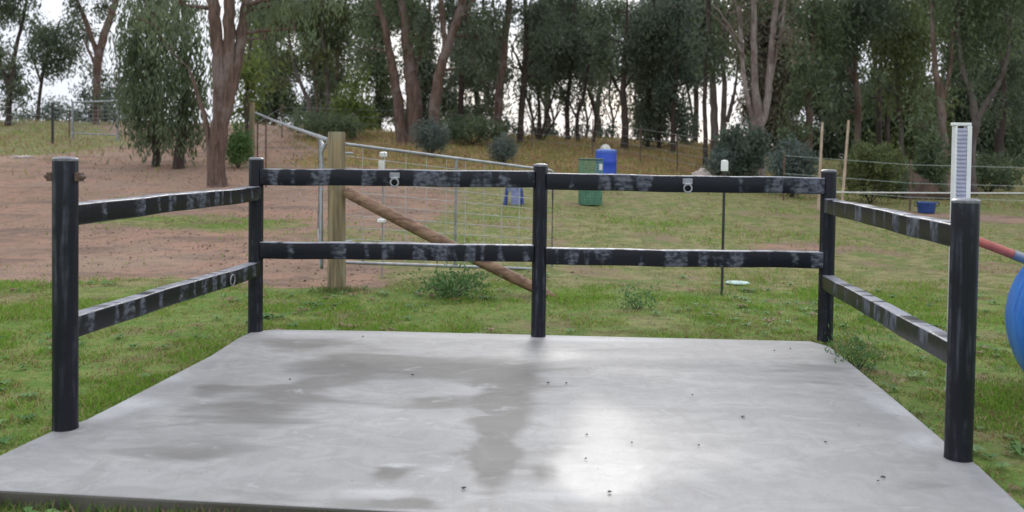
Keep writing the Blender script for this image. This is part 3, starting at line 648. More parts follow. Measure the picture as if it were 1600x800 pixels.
# ------------------------------------------------------------ trees
PAL = {'dark': ((.040, .053, .034), (.094, .115, .066)), 'blue': ((.055, .074, .056), (.115, .145, .105)), 'olive': ((.075, .092, .035), (.155, .18, .065)),
       'bright': ((.09, .125, .03), (.19, .24, .06)), 'mid': ((.050, .070, .040), (.11, .14, .07)), 'brown': ((.07, .064, .045), (.13, .118, .075)),
       'weed': ((.07, .15, .045), (.16, .27, .09)), 'grey': ((.09, .12, .10), (.18, .225, .19))}
PAL = {k: tuple(tuple(c*{'weed': 1, 'grey': 1, 'olive': 1.15, 'bright': 1.15, 'blue': 1.4}.get(k, 1.75) for c in q) for q in v) for k, v in PAL.items()}
DENS = 1.5
def leaf_cloud(ells, pal, dens, L, W, droop=.8, clump=.5, per=22):
    """ells: (centre, rx, ry, rz). leaves gathered in clumps spread through each ellipsoid"""
    Vs, Cs = [], []
    for c, rx, ry, rz in ells:
        area = math.pi*rx*rz; nC = max(3, int(area*dens*DENS/per))
        u = RNG.normal(size=(nC, 3)); u /= np.linalg.norm(u, axis=1)[:, None]; rad = RNG.random(nC)**(.42)
        cc = np.array(c)+u*rad[:, None]*np.array([rx, ry, rz])
        cs = clump*RNG.uniform(.5, 1.25, nC)
        n = nC*per; idx = np.repeat(np.arange(nC), per)
        o = RNG.normal(size=(n, 3))*.48; o[:, 2] *= 1.25; pos = cc[idx]+o*cs[idx][:, None]
        d = RNG.normal(size=(n, 3)); d /= np.linalg.norm(d, axis=1)[:, None]; d[:, 2] -= droop*1.3; d /= np.linalg.norm(d, axis=1)[:, None]
        s_ = np.cross(d, RNG.normal(size=(n, 3))); s_ /= np.linalg.norm(s_, axis=1)[:, None]
        ll = L*RNG.uniform(.6, 1.3, n)[:, None]; ww = W*RNG.uniform(.6, 1.3, n)[:, None]
        q = np.stack([pos, pos+d*ll*.45+s_*ww/2, pos+d*ll, pos+d*ll*.45-s_*ww/2], 1).reshape(-1, 3); Vs.append(q)
        lo_, hi_ = np.array(pal[0]), np.array(pal[1]); tc_ = RNG.random(nC)**1.2; k = np.clip(tc_[idx]*.75+RNG.random(n)*.3, 0, 1)[:, None]
        Cs.append(lo_+(hi_-lo_)*k)
    return np.concatenate(Vs), np.concatenate(Cs)
def branch(m, a, b, r0, r1, n=6, sag=0.06):
    a = Vector(a); b = Vector(b); L = (b-a).length; side = Vector((random.uniform(-1, 1), random.uniform(-1, 1), random.uniform(-.3, 1)))*L*sag*1.5
    m.tube([a+(b-a)*(i/n)+side*math.sin(math.pi*i/n)+Vector((random.uniform(-1, 1), random.uniform(-1, 1), 0))*L*.015 for i in range(n+1)], [r0+(r1-r0)*(i/n) for i in range(n+1)], 7, jit=.15)
def tree(label, d, stems, ells, bark='dark', pal='dark', dens=300, L=.26, W=.075, top=True, name='gum_tree', cat='tree', group='trees beyond the paddock', droop=.8, clump=.55, twigs=2, bare=()):
    if d < 32 and L == .26: L, W, dens = .19, .052, dens*1.6
    s = F/d; bx, by, _w = stems[0][0]
    base = at(bx, by, d); base.z = g1(base.x, d)
    e = empty(name, base, label, cat, group); tr = MB(); tips = []
    for si, st in enumerate(stems):
        pts, rs = [], []
        yo = random.uniform(-.5, .5)
        for i, (px, py, w_) in enumerate(st):
            p = at(px, py, d); p.y += yo*min(i, 3)*.5*(si > 0)
            pts.append(p); rs.append(w_/2/s)
        if si == 0 or st[0][1] > by-25: pts[0].z = g1(pts[0].x, pts[0].y)-.15
        # resample with Catmull-like smoothing and wobble
        fine, fr_ = [], []
        for i in range(len(pts)-1):
            p0, p1, p2, p3 = pts[max(i-1, 0)], pts[i], pts[i+1], pts[min(i+2, len(pts)-1)]
            for k in range(5):
                t = k/5; q = .5*((2*p1)+(p2-p0)*t+(2*p0-5*p1+4*p2-p3)*t*t+(3*p1-p0-3*p2+p3)*t**3)
                fine.append(q+Vector((random.uniform(-1, 1), random.uniform(-1, 1), 0))*rs[i]*.14); fr_.append(rs[i]+(rs[i+1]-rs[i])*t)
        fine.append(pts[-1]); fr_.append(rs[-1])
        if si == 0 or st[0][1] > by-25: fr_[0] *= 1.35; fr_[1] *= 1.1
        tr.tube(fine, fr_, 10, jit=.14); tips.append((fine, fr_))
    E = []
    for (px, py, rx, ry) in ells:
        c = at(px, py, d+random.uniform(-.8, .8)); E.append((tuple(c), rx/s, max(rx/s, .8*min(ry, 60)/s)*.9, ry/s))
        if twigs:
            best = None
            for fine, fr_ in tips:
                for q, r_ in zip(fine, fr_):
                    dq = (q-c).length+(2 if q.z > c.z else 0)
                    if best is None or dq < best[0]: best = (dq, q, r_)
            if best[0] > .6: branch(tr, best[1], c, min(best[2]*.6, .07), .012)
            for _ in range(twigs+2):
                o = Vector((random.uniform(-.85, .85)*rx/s, random.uniform(-.7, .7)*rx/s, random.uniform(-.4, .85)*ry/s)); branch(tr, c, c+o, .022, .006, 4)
    for (x0, y0, x1, y1, w_) in bare:
        branch(tr, at(x0, y0, d), at(x1, y1, d-random.uniform(0, 1)), w_/2/s, w_/5/s, 7, .05)
    if top:
        t_ = tips[0][0][-1]
        for fine, fr_ in tips[:2]:
            q = fine[-1]
            for k in range(1):
                c = q+Vector((random.uniform(-1.0, 1.0), random.uniform(-.8, .8), 1.5)); E.append((tuple(c), 1.4, 1.3, 1.3)); branch(tr, q, c, max(fr_[-1]*.8, .02), .02)
    tr.build('trunk', BARK[bark], e, angle=70)
    Vv, Cc = leaf_cloud(E, PAL[pal], dens, L, W, droop, clump)
    Vv = Vv-np.array(base); quads_mesh('crown', Vv, 4, MLEAFM, Cc, e)
    return e

# --- left group
tree('big reddish gum with stems parting close together, nearest tree, above the left back corner post', 23, [[(340, 255, 26), (341, 215, 26), (345, 172, 27), (346, 120, 25), (339, 60, 20), (333, 0, 18), (325, -80, 12)],
     [(350, 185, 18), (356, 120, 19), (358, 60, 18), (358, -10, 18), (362, -90, 9)], [(350, 185, 18), (364, 120, 18), (373, 50, 17), (380, -10, 16), (396, -100, 9)], [(329, 250, 9), (322, 200, 8), (306, 150, 6), (290, 105, 4)]],
     [(420, 10, 50, 30), (462, 45, 34, 24), (280, 5, 50, 26), (240, 40, 36, 28), (415, 60, 24, 20), (350, -95, 110, 42), (500, -10, 40, 26)], 'red', 'mid', 210, L=.2, W=.042, droop=1.6, clump=.5)
tree('left weeping tree of the pair behind the forked gum, foliage to the ground', 27.5, [[(245, 229, 12), (241, 180, 10), (235, 100, 8), (228, 0, 6), (225, -60, 4)]],
     [(220, 50, 32, 50), (228, 115, 34, 42), (215, 165, 26, 30), (240, 190, 28, 24), (222, 205, 18, 12), (235, 0, 36, 34), (210, 90, 20, 25), (236, 150, 24, 34), (205, 130, 16, 34), (252, 205, 14, 14), (246, 220, 16, 9), (228, 216, 12, 9)], 'dark', 'mid', 520, L=.22, W=.05, droop=1.5, name='weeping_tree')
tree('right weeping tree of the pair behind the forked gum, with thicker black trunk', 27, [[(279, 231, 17), (284, 185, 14), (289, 130, 12), (288, 50, 9), (285, -40, 5)]],
     [(290, 75, 36, 38), (270, 140, 28, 34), (304, 190, 18, 22), (262, 185, 18, 22), (310, 130, 22, 32), (270, 30, 40, 36), (290, 165, 20, 24), (300, 208, 13, 13), (258, 110, 20, 34), (292, 216, 14, 10), (270, 212, 14, 12)], 'dark', 'mid', 500, L=.22, W=.05, droop=1.5, name='weeping_tree')
tree('grey trunked gum behind the small far gate with sky either side', 44, [[(150, 200, 10), (151, 150, 11), (154, 90, 13), (166, 45, 12), (182, 0, 9), (195, -40, 6)], [(154, 92, 8), (138, 40, 7), (122, 0, 5)], [(152, 110, 5), (140, 80, 4), (132, 60, 3)]],
     [(148, 118, 17, 22), (162, 10, 22, 16), (135, 50, 17, 18), (120, 5, 20, 12), (152, 150, 14, 10)], 'red', 'dark', 210)
tree('dark gum at the far left edge with a dense low crown', 42, [[(12, 194, 9), (16, 140, 8), (24, 80, 6), (36, 30, 5), (46, -20, 3)], [(16, 150, 5), (4, 100, 5), (-6, 40, 4)]],
     [(14, 120, 26, 30), (28, 145, 18, 16), (2, 80, 20, 18), (8, 165, 12, 14), (-5, 20, 22, 26)], 'dark', 'dark', 300)
tree('gum with a broad ragged crown against white sky, second from the left edge', 47, [[(58, 193, 6), (62, 150, 5), (70, 100, 5), (84, 60, 4), (95, 30, 2)], [(64, 130, 3), (52, 100, 3), (40, 70, 2)]],
     [(85, 66, 32, 26), (108, 82, 24, 18), (62, 88, 22, 16), (56, 42, 14, 14), (112, 45, 20, 14), (75, 112, 16, 10), (120, 25, 10, 9), (28, 25, 12, 9), (95, 100, 18, 12), (70, 60, 20, 20)], 'dark', 'dark', 300, top=False)
tree('low bluish scrub tree under the white sky gap left of the small far gate', 52, [[(78, 190, 4), (72, 182, 3), (62, 176, 2)], [(78, 188, 3), (88, 180, 2.5), (98, 174, 2)]], [(60, 180, 26, 10), (95, 172, 22, 15), (30, 182, 18, 9), (112, 182, 16, 9), (78, 168, 12, 9)], 'dark', 'blue', 260, top=False, name='scrub_tree')
tree('low bluish scrub tree seen through the mesh of the small far gate', 50, [[(162, 196, 4), (158, 185, 3), (150, 165, 2)], [(162, 193, 4), (168, 175, 3), (176, 145, 2)]], [(158, 162, 20, 26), (180, 182, 20, 16), (140, 178, 16, 14), (182, 140, 16, 26), (130, 150, 10, 16), (118, 175, 10, 9)], 'dark', 'blue', 280, top=False, name='scrub_tree')
tree('slim bare topped sapling in the narrow sky gap left of the weeping trees', 46, [[(186, 195, 3), (185, 140, 3), (188, 80, 2.5), (190, 20, 2)], [(186, 120, 2), (178, 80, 1.5), (172, 50, 1)]], [(188, 130, 8, 14), (196, 160, 8, 20), (192, 60, 5, 8)], 'grey', 'mid', 200, top=False)
tree('yellow green bushy tree behind the far timber strainer post', 33, [[(386, 203, 7), (386, 150, 6), (390, 90, 5), (392, 50, 3)]], [(386, 150, 18, 34), (396, 105, 20, 26), (378, 120, 14, 20), (392, 70, 16, 18), (374, 175, 10, 16)], 'dark', 'bright', 300, top=False, name='wattle_tree')
# --- left centre
tree('olive crowned gum with two thin twisted trunks right of the strainer post', 41, [[(480, 203, 9), (484, 170, 8), (474, 140, 6), (462, 110, 5), (452, 60, 4), (445, -10, 3)], [(508, 203, 7), (512, 160, 6), (508, 110, 6), (500, 50, 5), (498, -30, 4)]],
     [(440, 90, 26, 18), (470, 30, 40, 26), (500, 85, 26, 18), (430, 125, 18, 12), (520, 20, 30, 28), (440, 30, 28, 20), (415, 60, 18, 20)], 'grey', 'olive', 230)
tree('slender dark gum with its base in the scrub above the wooden gate post', 43, [[(522, 202, 6), (524, 150, 6), (528, 90, 5), (534, 10, 4)], [(493, 202, 5), (496, 150, 5), (490, 100, 4)]],
     [(530, 60, 26, 34), (512, 130, 18, 22), (545, 95, 18, 16), (505, 175, 18, 16), (545, 20, 30, 26)], 'red', 'mid', 250)
tree('rounded yellow green wattle bush left of the big double trunk', 40, [[(552, 203, 6), (552, 175, 5), (550, 140, 3)]], [(548, 165, 26, 26), (535, 185, 20, 12), (568, 180, 20, 14), (555, 135, 18, 14), (560, 120, 12, 9)], 'dark', 'bright', 360, top=False, name='wattle_tree')
tree('massive double trunked reddish gum with stems spreading left behind the mesh gate', 38, [[(648, 199, 28), (646, 150, 24), (640, 100, 19), (634, 50, 15), (628, 0, 12), (620, -70, 8)], [(630, 195, 20), (620, 140, 15), (612, 95, 13), (605, 50, 11), (594, 10, 9), (586, -40, 6)], [(646, 130, 8), (655, 80, 7), (668, 30, 5), (672, -20, 4)]],
     [(590, 40, 28, 22), (640, 10, 36, 20), (570, 75, 20, 14), (612, -10, 40, 20), (655, 60, 18, 16), (570, 25, 24, 20)], 'red', 'mid', 230)
tree('thick pinkish gum trunk leaning right just right of the double trunk', 37, [[(676, 200, 20), (680, 160, 18), (688, 110, 16), (702, 65, 15), (716, 25, 14), (726, -10, 12), (745, -70, 7)], [(696, 80, 9), (692, 30, 8), (688, -20, 6)], [(714, 30, 7), (735, 5, 5), (760, -20, 4)]],
     [(670, 30, 20, 20), (745, 60, 22, 28), (735, 100, 20, 20), (700, -5, 20, 10), (760, 20, 24, 16)], 'red', 'dark', 260)
tree('dark gum with a thin trunk between the leaning gum and the straight red one', 42, [[(722, 203, 10), (720, 160, 9), (722, 100, 8), (728, 40, 6), (732, -30, 4)]],
     [(720, 120, 24, 18), (750, 120, 20, 16), (730, 75, 28, 24), (715, 185, 16, 14), (760, 80, 22, 26), (752, 175, 10, 14)], 'dark', 'dark', 330)
tree('straight dark red gum trunk above the pair of grey shrubs', 40, [[(778, 204, 13), (780, 150, 13), (786, 100, 12), (790, 50, 11), (796, 0, 10), (800, -60, 6)], [(788, 80, 6), (776, 40, 5), (770, 0, 4)]],
     [(770, 40, 22, 24), (810, 15, 24, 16), (760, 135, 16, 12), (790, 130, 12, 14)], 'red', 'dark', 260)
tree('dark trunked gum with pale dead limbs right of the straight red gum', 41, [[(812, 210, 9), (816, 160, 10), (820, 110, 9), (822, 60, 8), (820, -10, 6), (822, -50, 4)]],
     [(850, 70, 26, 26), (800, 105, 12, 10), (840, 120, 22, 14), (845, 20, 26, 22)], 'dark', 'dark', 300, bare=[(818, 120, 798, 70, 6), (820, 100, 828, 0, 6), (822, 70, 836, 35, 4), (818, 110, 838, 90, 5), (800, 90, 808, 55, 3)])
# --- centre, trunks against the sky
tree('multi stemmed spindly gum against the white sky above the middle post', 43, [[(843, 214, 8), (843, 180, 6), (840, 140, 4), (836, 100, 3)], [(843, 205, 5), (856, 175, 4), (868, 140, 3)], [(841, 200, 4), (828, 170, 3), (820, 140, 3)], [(846, 212, 4), (862, 195, 3), (876, 170, 2.5)]],
     [(838, 125, 24, 14), (868, 115, 24, 16), (820, 140, 14, 9), (872, 80, 26, 22), (880, 145, 12, 7)], 'dark', 'dark', 300, top=False)
tree('thin leaning dark gum, first right of the spindly many stemmed one', 44, [[(888, 214, 8), (886, 180, 8), (890, 130, 6), (896, 80, 5), (898, 10, 3)], [(888, 170, 4), (876, 140, 3), (866, 120, 2)]],
     [(892, 100, 24, 18), (905, 60, 24, 24), (885, 145, 13, 10), (890, 15, 26, 22)], 'dark', 'dark', 300)
tree('gum with a crooked dark trunk directly behind the green mesh bin', 43, [[(904, 216, 6), (902, 185, 6), (912, 150, 5), (918, 110, 4), (925, 60, 3)], [(904, 190, 4), (892, 165, 3), (886, 150, 2)], [(926, 216, 6), (930, 190, 5), (924, 160, 4), (916, 140, 3)]],
     [(920, 115, 22, 14), (932, 75, 24, 20), (912, 155, 12, 7), (900, 130, 14, 9), (950, 150, 8, 8)], 'dark', 'dark', 290, top=False)
tree('stout black trunked gum right behind the blue drum', 40, [[(977, 222, 12), (976, 180, 11), (974, 130, 8), (976, 80, 6), (980, 20, 4), (978, -30, 3)], [(976, 160, 4), (962, 130, 4), (950, 105, 3)], [(975, 140, 4), (992, 110, 3), (1002, 90, 2)]],
     [(950, 95, 24, 16), (990, 90, 24, 20), (945, 60, 22, 14), (1000, 50, 22, 24), (965, 120, 12, 7), (940, 15, 12, 18)], 'dark', 'dark', 290, top=False)
tree('thick foliaged dark gum right of the sky gap behind the blue drum', 41, [[(1012, 222, 8), (1014, 170, 8), (1016, 110, 7), (1020, 40, 5), (1022, -40, 4)], [(1030, 222, 6), (1030, 170, 6), (1028, 120, 5)]],
     [(1015, 120, 28, 24), (1040, 75, 28, 30), (1010, 170, 22, 22), (1040, 160, 22, 24), (1035, 200, 26, 16), (1015, 30, 28, 28), (1008, 205, 16, 12)], 'dark', 'dark', 380)
tree('bushy bluish gum left of the bright sky gap with hanging foliage', 39, [[(1052, 224, 8), (1052, 170, 7), (1056, 110, 6), (1060, 40, 5), (1060, -30, 4)]],
     [(1062, 110, 30, 20), (1040, 140, 22, 22), (1072, 70, 28, 24), (1066, 195, 16, 22), (1055, 165, 18, 20), (1060, 20, 28, 28), (1085, 125, 18, 10)], 'dark', 'blue', 330)
tree('thin black straight trunk standing in the bright sky gap', 33, [[(1102, 250, 8), (1102, 200, 7), (1101, 150, 7), (1104, 100, 6), (1108, 40, 5), (1106, -30, 3)]],
     [(1105, 105, 16, 12), (1100, 60, 24, 24), (1120, 95, 16, 12)], 'dark', 'dark', 240)
tree('broad grey trunk right of the thin black one at the sky gap', 34, [[(1117, 250, 14), (1116, 200, 12), (1115, 150, 11), (1112, 100, 10), (1108, 50, 8), (1104, -20, 6)], [(1129, 250, 10), (1129, 190, 9), (1130, 140, 8), (1126, 90, 6), (1130, 30, 5)], [(1136, 190, 7), (1146, 160, 6), (1154, 130, 4), (1160, 90, 3)]],
     [(1130, 110, 18, 10), (1135, 60, 20, 22), (1155, 100, 14, 14), (1120, 20, 26, 22)], 'grey', 'mid', 230)
tree('pale pinkish many stemmed gum with bare fanning limbs, tallest light trunk on the right', 29, [[(1186, 272, 20), (1186, 225, 20), (1184, 190, 18), (1180, 140, 11), (1178, 80, 10), (1178, 20, 9), (1176, -60, 6)], [(1186, 200, 15), (1198, 165, 11), (1203, 110, 10), (1208, 50, 9), (1214, -10, 7)], [(1178, 195, 9), (1166, 140, 7), (1160, 80, 7), (1158, 10, 6)], [(1200, 150, 6), (1210, 100, 6), (1222, 50, 5), (1230, -10, 4)]],
     [(1150, 20, 22, 16), (1195, -40, 60, 25), (1232, 60, 16, 26)], 'pale', 'brown', 150, bare=[(1163, 90, 1135, 40, 4.5), (1160, 70, 1112, 5, 4), (1150, 60, 1105, 15, 3), (1160, 30, 1130, -20, 3), (1140, 45, 1118, -10, 3), (1206, 80, 1228, 10, 4), (1215, 60, 1245, 20, 3), (1180, 60, 1168, -10, 3), (1158, 40, 1146, -20, 3)])
# --- right
R_ = [('dark red trunked gum between the pale many stemmed tree and the bamboo stakes', 33, [[(1262, 268, 13), (1264, 210, 12), (1264, 150, 11), (1268, 90, 9), (1272, 20, 7), (1274, -40, 4)]], [(1250, 90, 22, 28), (1285, 60, 28, 34), (1245, 150, 16, 24), (1285, 130, 22, 24), (1250, 30, 22, 26), (1290, 10, 30, 20), (1240, 205, 22, 18)], 'red', 'mid', 330),
 ('thin trunked gum whose base is hidden by the round green bush', 35, [[(1338, 262, 11), (1340, 200, 10), (1340, 150, 10), (1336, 110, 8), (1340, 50, 6), (1346, -20, 4)], [(1336, 130, 5), (1320, 100, 4), (1310, 70, 3)]], [(1320, 60, 26, 30), (1312, 110, 18, 22), (1338, 20, 14, 20), (1305, 170, 20, 24), (1322, 10, 24, 20)], 'red', 'dark', 350),
 ('bluish gum with two dark stems behind the round green bush', 40, [[(1372, 262, 8), (1374, 200, 8), (1374, 140, 8), (1376, 80, 5), (1374, 10, 3)], [(1390, 262, 7), (1388, 200, 7), (1394, 150, 6), (1402, 110, 4)]], [(1362, 120, 18, 14), (1385, 135, 22, 16), (1355, 150, 16, 14), (1378, 168, 22, 14)], 'dark', 'mid', 260),
 ('olive crowned gum above the brown soil mound', 36, [[(1410, 262, 8), (1408, 210, 7), (1404, 160, 7), (1402, 100, 6), (1400, 40, 5)], [(1406, 170, 4), (1424, 140, 4), (1440, 120, 3)]], [(1405, 75, 26, 20), (1412, 110, 26, 18), (1430, 55, 20, 14), (1390, 30, 16, 12), (1430, 135, 20, 14), (1400, 150, 16, 12), (1445, 170, 24, 20), (1405, 45, 24, 14)], 'grey', 'olive', 260),
 ('gum with a strip of white peeling bark left of the white jump stand', 28, [[(1474, 290, 16), (1474, 240, 14), (1472, 190, 13), (1470, 150, 12), (1462, 110, 9), (1458, 60, 7), (1454, -20, 5)], [(1472, 160, 7), (1486, 110, 6), (1492, 50, 5)]], [(1450, 150, 18, 18), (1440, 200, 22, 20), (1480, 75, 16, 22), (1500, 40, 16, 22)], 'red', 'mid', 280),
 ('pinkish gum with a forked leaning trunk just right of the white jump stand', 28, [[(1519, 285, 16), (1518, 230, 14), (1524, 190, 13), (1518, 150, 10), (1504, 110, 8), (1498, 60, 6), (1496, 0, 5)], [(1522, 200, 10), (1534, 165, 9), (1548, 135, 7), (1556, 100, 5), (1562, 40, 4)]], [(1520, 80, 26, 26), (1560, 60, 30, 30), (1500, 130, 18, 14), (1540, 20, 34, 24), (1500, 20, 24, 24)], 'grey', 'mid', 300),
 ('dark thick trunked gum second from the right edge', 31, [[(1562, 275, 16), (1562, 220, 14), (1566, 170, 12), (1568, 110, 10), (1572, 40, 8), (1574, -30, 5)]], [(1580, 110, 30, 26), (1545, 170, 20, 16), (1590, 160, 24, 20), (1590, 50, 34, 34), (1550, 120, 20, 20)], 'dark', 'dark', 330),
 ('dark gum cut by the right edge of the view', 34, [[(1612, 270, 16), (1610, 210, 14), (1606, 150, 12), (1612, 70, 9), (1618, 0, 6)]], [(1620, 120, 30, 30), (1600, 190, 22, 18), (1625, 50, 34, 36), (1640, 180, 26, 26)], 'red', 'dark', 330)]
for lab, d, st, el, bk, pl, de in R_: tree(lab, d, st, el, bk, pl, de)
# second row beyond the ridge
B_ = [('far dark gum between the forked gum and the strainer post', 58, 430, [(415, 40, 30, 26), (440, 10, 34, 24), (400, 90, 14, 30), (425, 140, 22, 22), (408, 170, 22, 22), (450, 160, 16, 14), (455, 100, 18, 20)], 'mid'),
 ('far dark gum behind the twisted trunks, above the wooden gate post', 60, 505, [(510, 60, 30, 32), (485, 15, 30, 24), (500, 170, 26, 28), (530, 120, 20, 20)], 'dark'),
 ('far dark gum in the gap left of the double trunk', 62, 590, [(570, 45, 26, 22), (590, 10, 26, 18), (600, 150, 12, 30), (575, 190, 20, 14)], 'mid'),
 ('far dark gum filling between the double trunk and the leaning gum', 60, 662, [(662, 60, 24, 40), (662, 130, 18, 40), (700, 150, 22, 34), (665, 185, 24, 20)], 'dark'),
 ('far dark gum behind the leaning trunk and the straight red gum', 62, 745, [(740, 90, 30, 36), (720, 60, 20, 30), (770, 105, 20, 30), (735, 190, 26, 16), (765, 60, 24, 30)], 'dark'),
 ('far dark gum above the middle post, high crown only', 64, 855, [(850, 50, 30, 34), (880, 30, 30, 34), (835, 95, 20, 18), (870, 95, 24, 22), (905, 90, 20, 24)], 'dark'),
 ('far dark gum above the green mesh bin, high crown only', 66, 935, [(925, 40, 28, 26), (925, 85, 30, 24), (955, 75, 20, 18), (940, 115, 20, 8)], 'mid'),
 ('far bluish gum above the blue drum, right of the small sky gap', 62, 1010, [(1020, 50, 28, 40), (1000, 110, 22, 24), (1040, 110, 26, 30), (1010, 180, 24, 34), (995, 75, 18, 24)], 'blue'),
 ('far dark gum high above the bright sky gap', 60, 1085, [(1090, 40, 30, 36), (1080, 95, 26, 20), (1115, 80, 24, 26), (1130, 35, 24, 30)], 'dark'),
 ('far gum behind the pale many stemmed tree', 50, 1195, [(1170, 60, 30, 50), (1195, 110, 30, 30), (1220, 60, 26, 50), (1190, 170, 34, 36), (1225, 150, 26, 40), (1190, 15, 50, 26), (1220, 215, 30, 28)], 'brown'),
 ('far dark gum between the bamboo stakes', 52, 1295, [(1285, 60, 34, 44), (1310, 110, 26, 30), (1275, 140, 30, 34), (1310, 180, 30, 34), (1290, 215, 36, 26), (1240, 120, 22, 40), (1330, 30, 22, 32)], 'dark'),
 ('far dark gum behind the round green bush', 50, 1365, [(1345, 150, 24, 26), (1380, 180, 34, 30), (1350, 200, 34, 26), (1392, 124, 22, 14), (1398, 60, 14, 24), (1390, 15, 26, 14)], 'mid'),
 ('far olive gum behind the brown soil mound', 48, 1430, [(1420, 80, 28, 26), (1410, 150, 30, 34), (1440, 210, 34, 34), (1430, 30, 20, 20), (1455, 160, 20, 30)], 'olive'),
 ('far dark gum behind the white jump stand', 50, 1505, [(1500, 50, 34, 40), (1500, 120, 30, 36), (1485, 180, 30, 34), (1530, 200, 36, 36), (1540, 120, 30, 40), (1485, 10, 24, 24)], 'dark'),
 ('far dark gum between the two trunks at the right edge', 50, 1590, [(1580, 50, 36, 44), (1590, 130, 36, 40), (1585, 205, 40, 34), (1625, 90, 30, 50)], 'mid')]
for i_, (lab, d, bx, el, pl) in enumerate(B_):
    if 420 < bx < 780: B_[i_] = (lab, d, bx, el+[(bx-20, 178, 24, 18), (bx+22, 165, 22, 18), (bx+4, 120, 28, 24), (bx-10, 90, 30, 26)], pl)
    elif 780 < bx < 1100: B_[i_] = (lab, d, bx, el+[(bx, 108, 34, 20), (bx-15, 65, 30, 26)]+([(bx+15, 20, 36, 28)] if bx != 935 else [(bx-25, 20, 26, 24)]), pl)
    elif bx > 1150: B_[i_] = (lab, d, bx, el+[(bx-20, 225, 34, 26), (bx+24, 205, 30, 26), (bx, 160, 34, 26), (bx-10, 250, 40, 20)]+([(bx+10, 100, 34, 30)] if bx not in (1365, 1430) else [(bx+14, 128, 22, 12)]), pl)
for lab, d, bx, el, pl in B_:
    tree(lab, d, [[(bx, 240, 9), (bx+random.uniform(-4, 4), 170, 8), (bx+random.uniform(-8, 8), 100, 7), (bx+random.uniform(-12, 12), 20, 5), (bx+random.uniform(-12, 12), -50, 3)], [(bx, 238, 4), (bx+random.uniform(-5, 5), 190, 4), (bx+random.uniform(-18, 18), 130, 4), (bx+random.uniform(-24, 24), 60, 3)]], el, 'dark', pl, 230, L=.36, W=.11, clump=.75, group='second row of trees beyond the ridge')
for lab, d, bx, el in (('low leafy scrub on the skyline left of the stout black trunk', 47, 945, [(945, 208, 16, 7), (958, 200, 8, 8), (930, 212, 10, 5)]), ('low leafy scrub on the skyline under the spindly many stemmed gum', 47, 850, [(850, 206, 14, 6), (868, 208, 12, 6), (835, 202, 8, 7)]),
  ('low leafy scrub on the skyline between the two small leaning gums', 47, 896, [(898, 206, 12, 7), (906, 196, 6, 6)]), ('low bluish scrub at the foot of the bright sky gap', 44, 1070, [(1068, 185, 12, 20), (1072, 214, 16, 9), (1080, 200, 8, 10)]), ('low scrub on the skyline above the grey shrubs', 46, 800, [(800, 200, 14, 8), (790, 190, 10, 10), (815, 204, 10, 6)])):
    tree(lab, d, [[(bx, 224, 3), (bx+1, 214, 2.5), (bx+3, 203, 1.5)]], el, 'dark', 'blue', 300, top=False, name='scrub_tree', group='low scrub on the skyline')
# saplings seen between the trunks against the sky
for i, (bx, lab) in enumerate([(862, 'thin far sapling right of the spindly many stemmed gum'), (915, 'thin far sapling beside the crooked trunk'), (955, 'thin far sapling left of the stout black trunk'), (995, 'thin far sapling right of the stout black trunk'), (830, 'thin far sapling left of the spindly many stemmed gum')]):
    tree(lab, 50, [[(bx, 228, 4), (bx+3, 190, 4), (bx-3, 150, 3), (bx+4, 100, 2.5)], [(bx, 200, 2.5), (bx+10, 170, 2), (bx+14, 145, 1.5)], [(bx, 190, 2), (bx-9, 165, 2), (bx-12, 145, 1)]], [(bx+2, 122, 18, 10), (bx+12, 142, 12, 8), (bx-10, 148, 11, 7), (bx+6, 205, 7, 5), (bx+14, 165, 6, 5), (bx-12, 172, 6, 5)], 'dark', 'dark', 260, top=False, group='saplings against the sky')

# ------------------------------------------------------------ shrubs
def shrub(label, px, Y, w_, ytop, pal, dens=500, L=.12, W=.03, droop=-.6, name='shrub'):
    base = gat(px, Y); s = F/Y; top = at(px, ytop, Y).z; h = top-base.z; r_ = w_/2/s
    e = empty(name, base, label, 'shrub', 'shrubs on the slope'); m = MB(); E = []
    for i in range(7):
        a = i*2.4; o = Vector((math.cos(a)*r_*.6, math.sin(a)*r_*.6, h*random.uniform(.35, .62))); branch(m, base-Vector((0, 0, .03)), base+o, min(.02, r_*.035), min(.006, r_*.01), 4)
        E.append((tuple(base+o), r_*.5, r_*.5, h*random.uniform(.27, .36)))
    E.append((tuple(base+Vector((0, 0, h*.6))), r_*.55, r_*.55, h*.38)); E.append((tuple(base+Vector((0, 0, h*.25))), r_*.85, r_*.8, h*.22))
    m.build('stems', BARK['dark'], e)
    Vv, Cc = leaf_cloud(E, PAL[pal], dens, L, W, droop, clump=.16, per=14); Vv[:, 2] = np.maximum(Vv[:, 2], base.z-.02)
    quads_mesh('foliage', Vv-np.array(base), 4, MLEAFM, Cc, e)
shrub('soft grey green shrub left of the far timber strainer post', 372, 27.2, 42, 188, 'weed', 900)
shrub('grey blue shrub at the foot of the leaning pinkish gum', 673, 32, 56, 181, 'grey', 800)
shrub('smaller grey shrub on the slope above the gate, left of the middle post', 785, 30, 46, 207, 'grey', 700)
shrub('large rounded yellow green bush right of the bamboo stakes', 1360, 25, 88, 206, 'olive', 520, .13, .04)
shrub('dark bluish bush hiding the foot of the pale many stemmed gum', 1160, 27.5, 76, 180, 'blue', 460, .18, .05)
shrub('grey green bush behind the back rail left of the bamboo stakes', 1237, 25.5, 70, 215, 'grey', 460, .16, .045)
shrub('low grey green bush under the black and grey trunks at the sky gap', 1124, 27, 46, 228, 'grey', 440, .14, .04)
shrub('dark bush between the round yellow green bush and the jump stand', 1455, 27, 48, 205, 'mid', 420, .18, .05)
shrub('small dark clump low beside the round yellow green bush', 1400, 26.5, 50, 248, 'mid', 420, .14, .04)
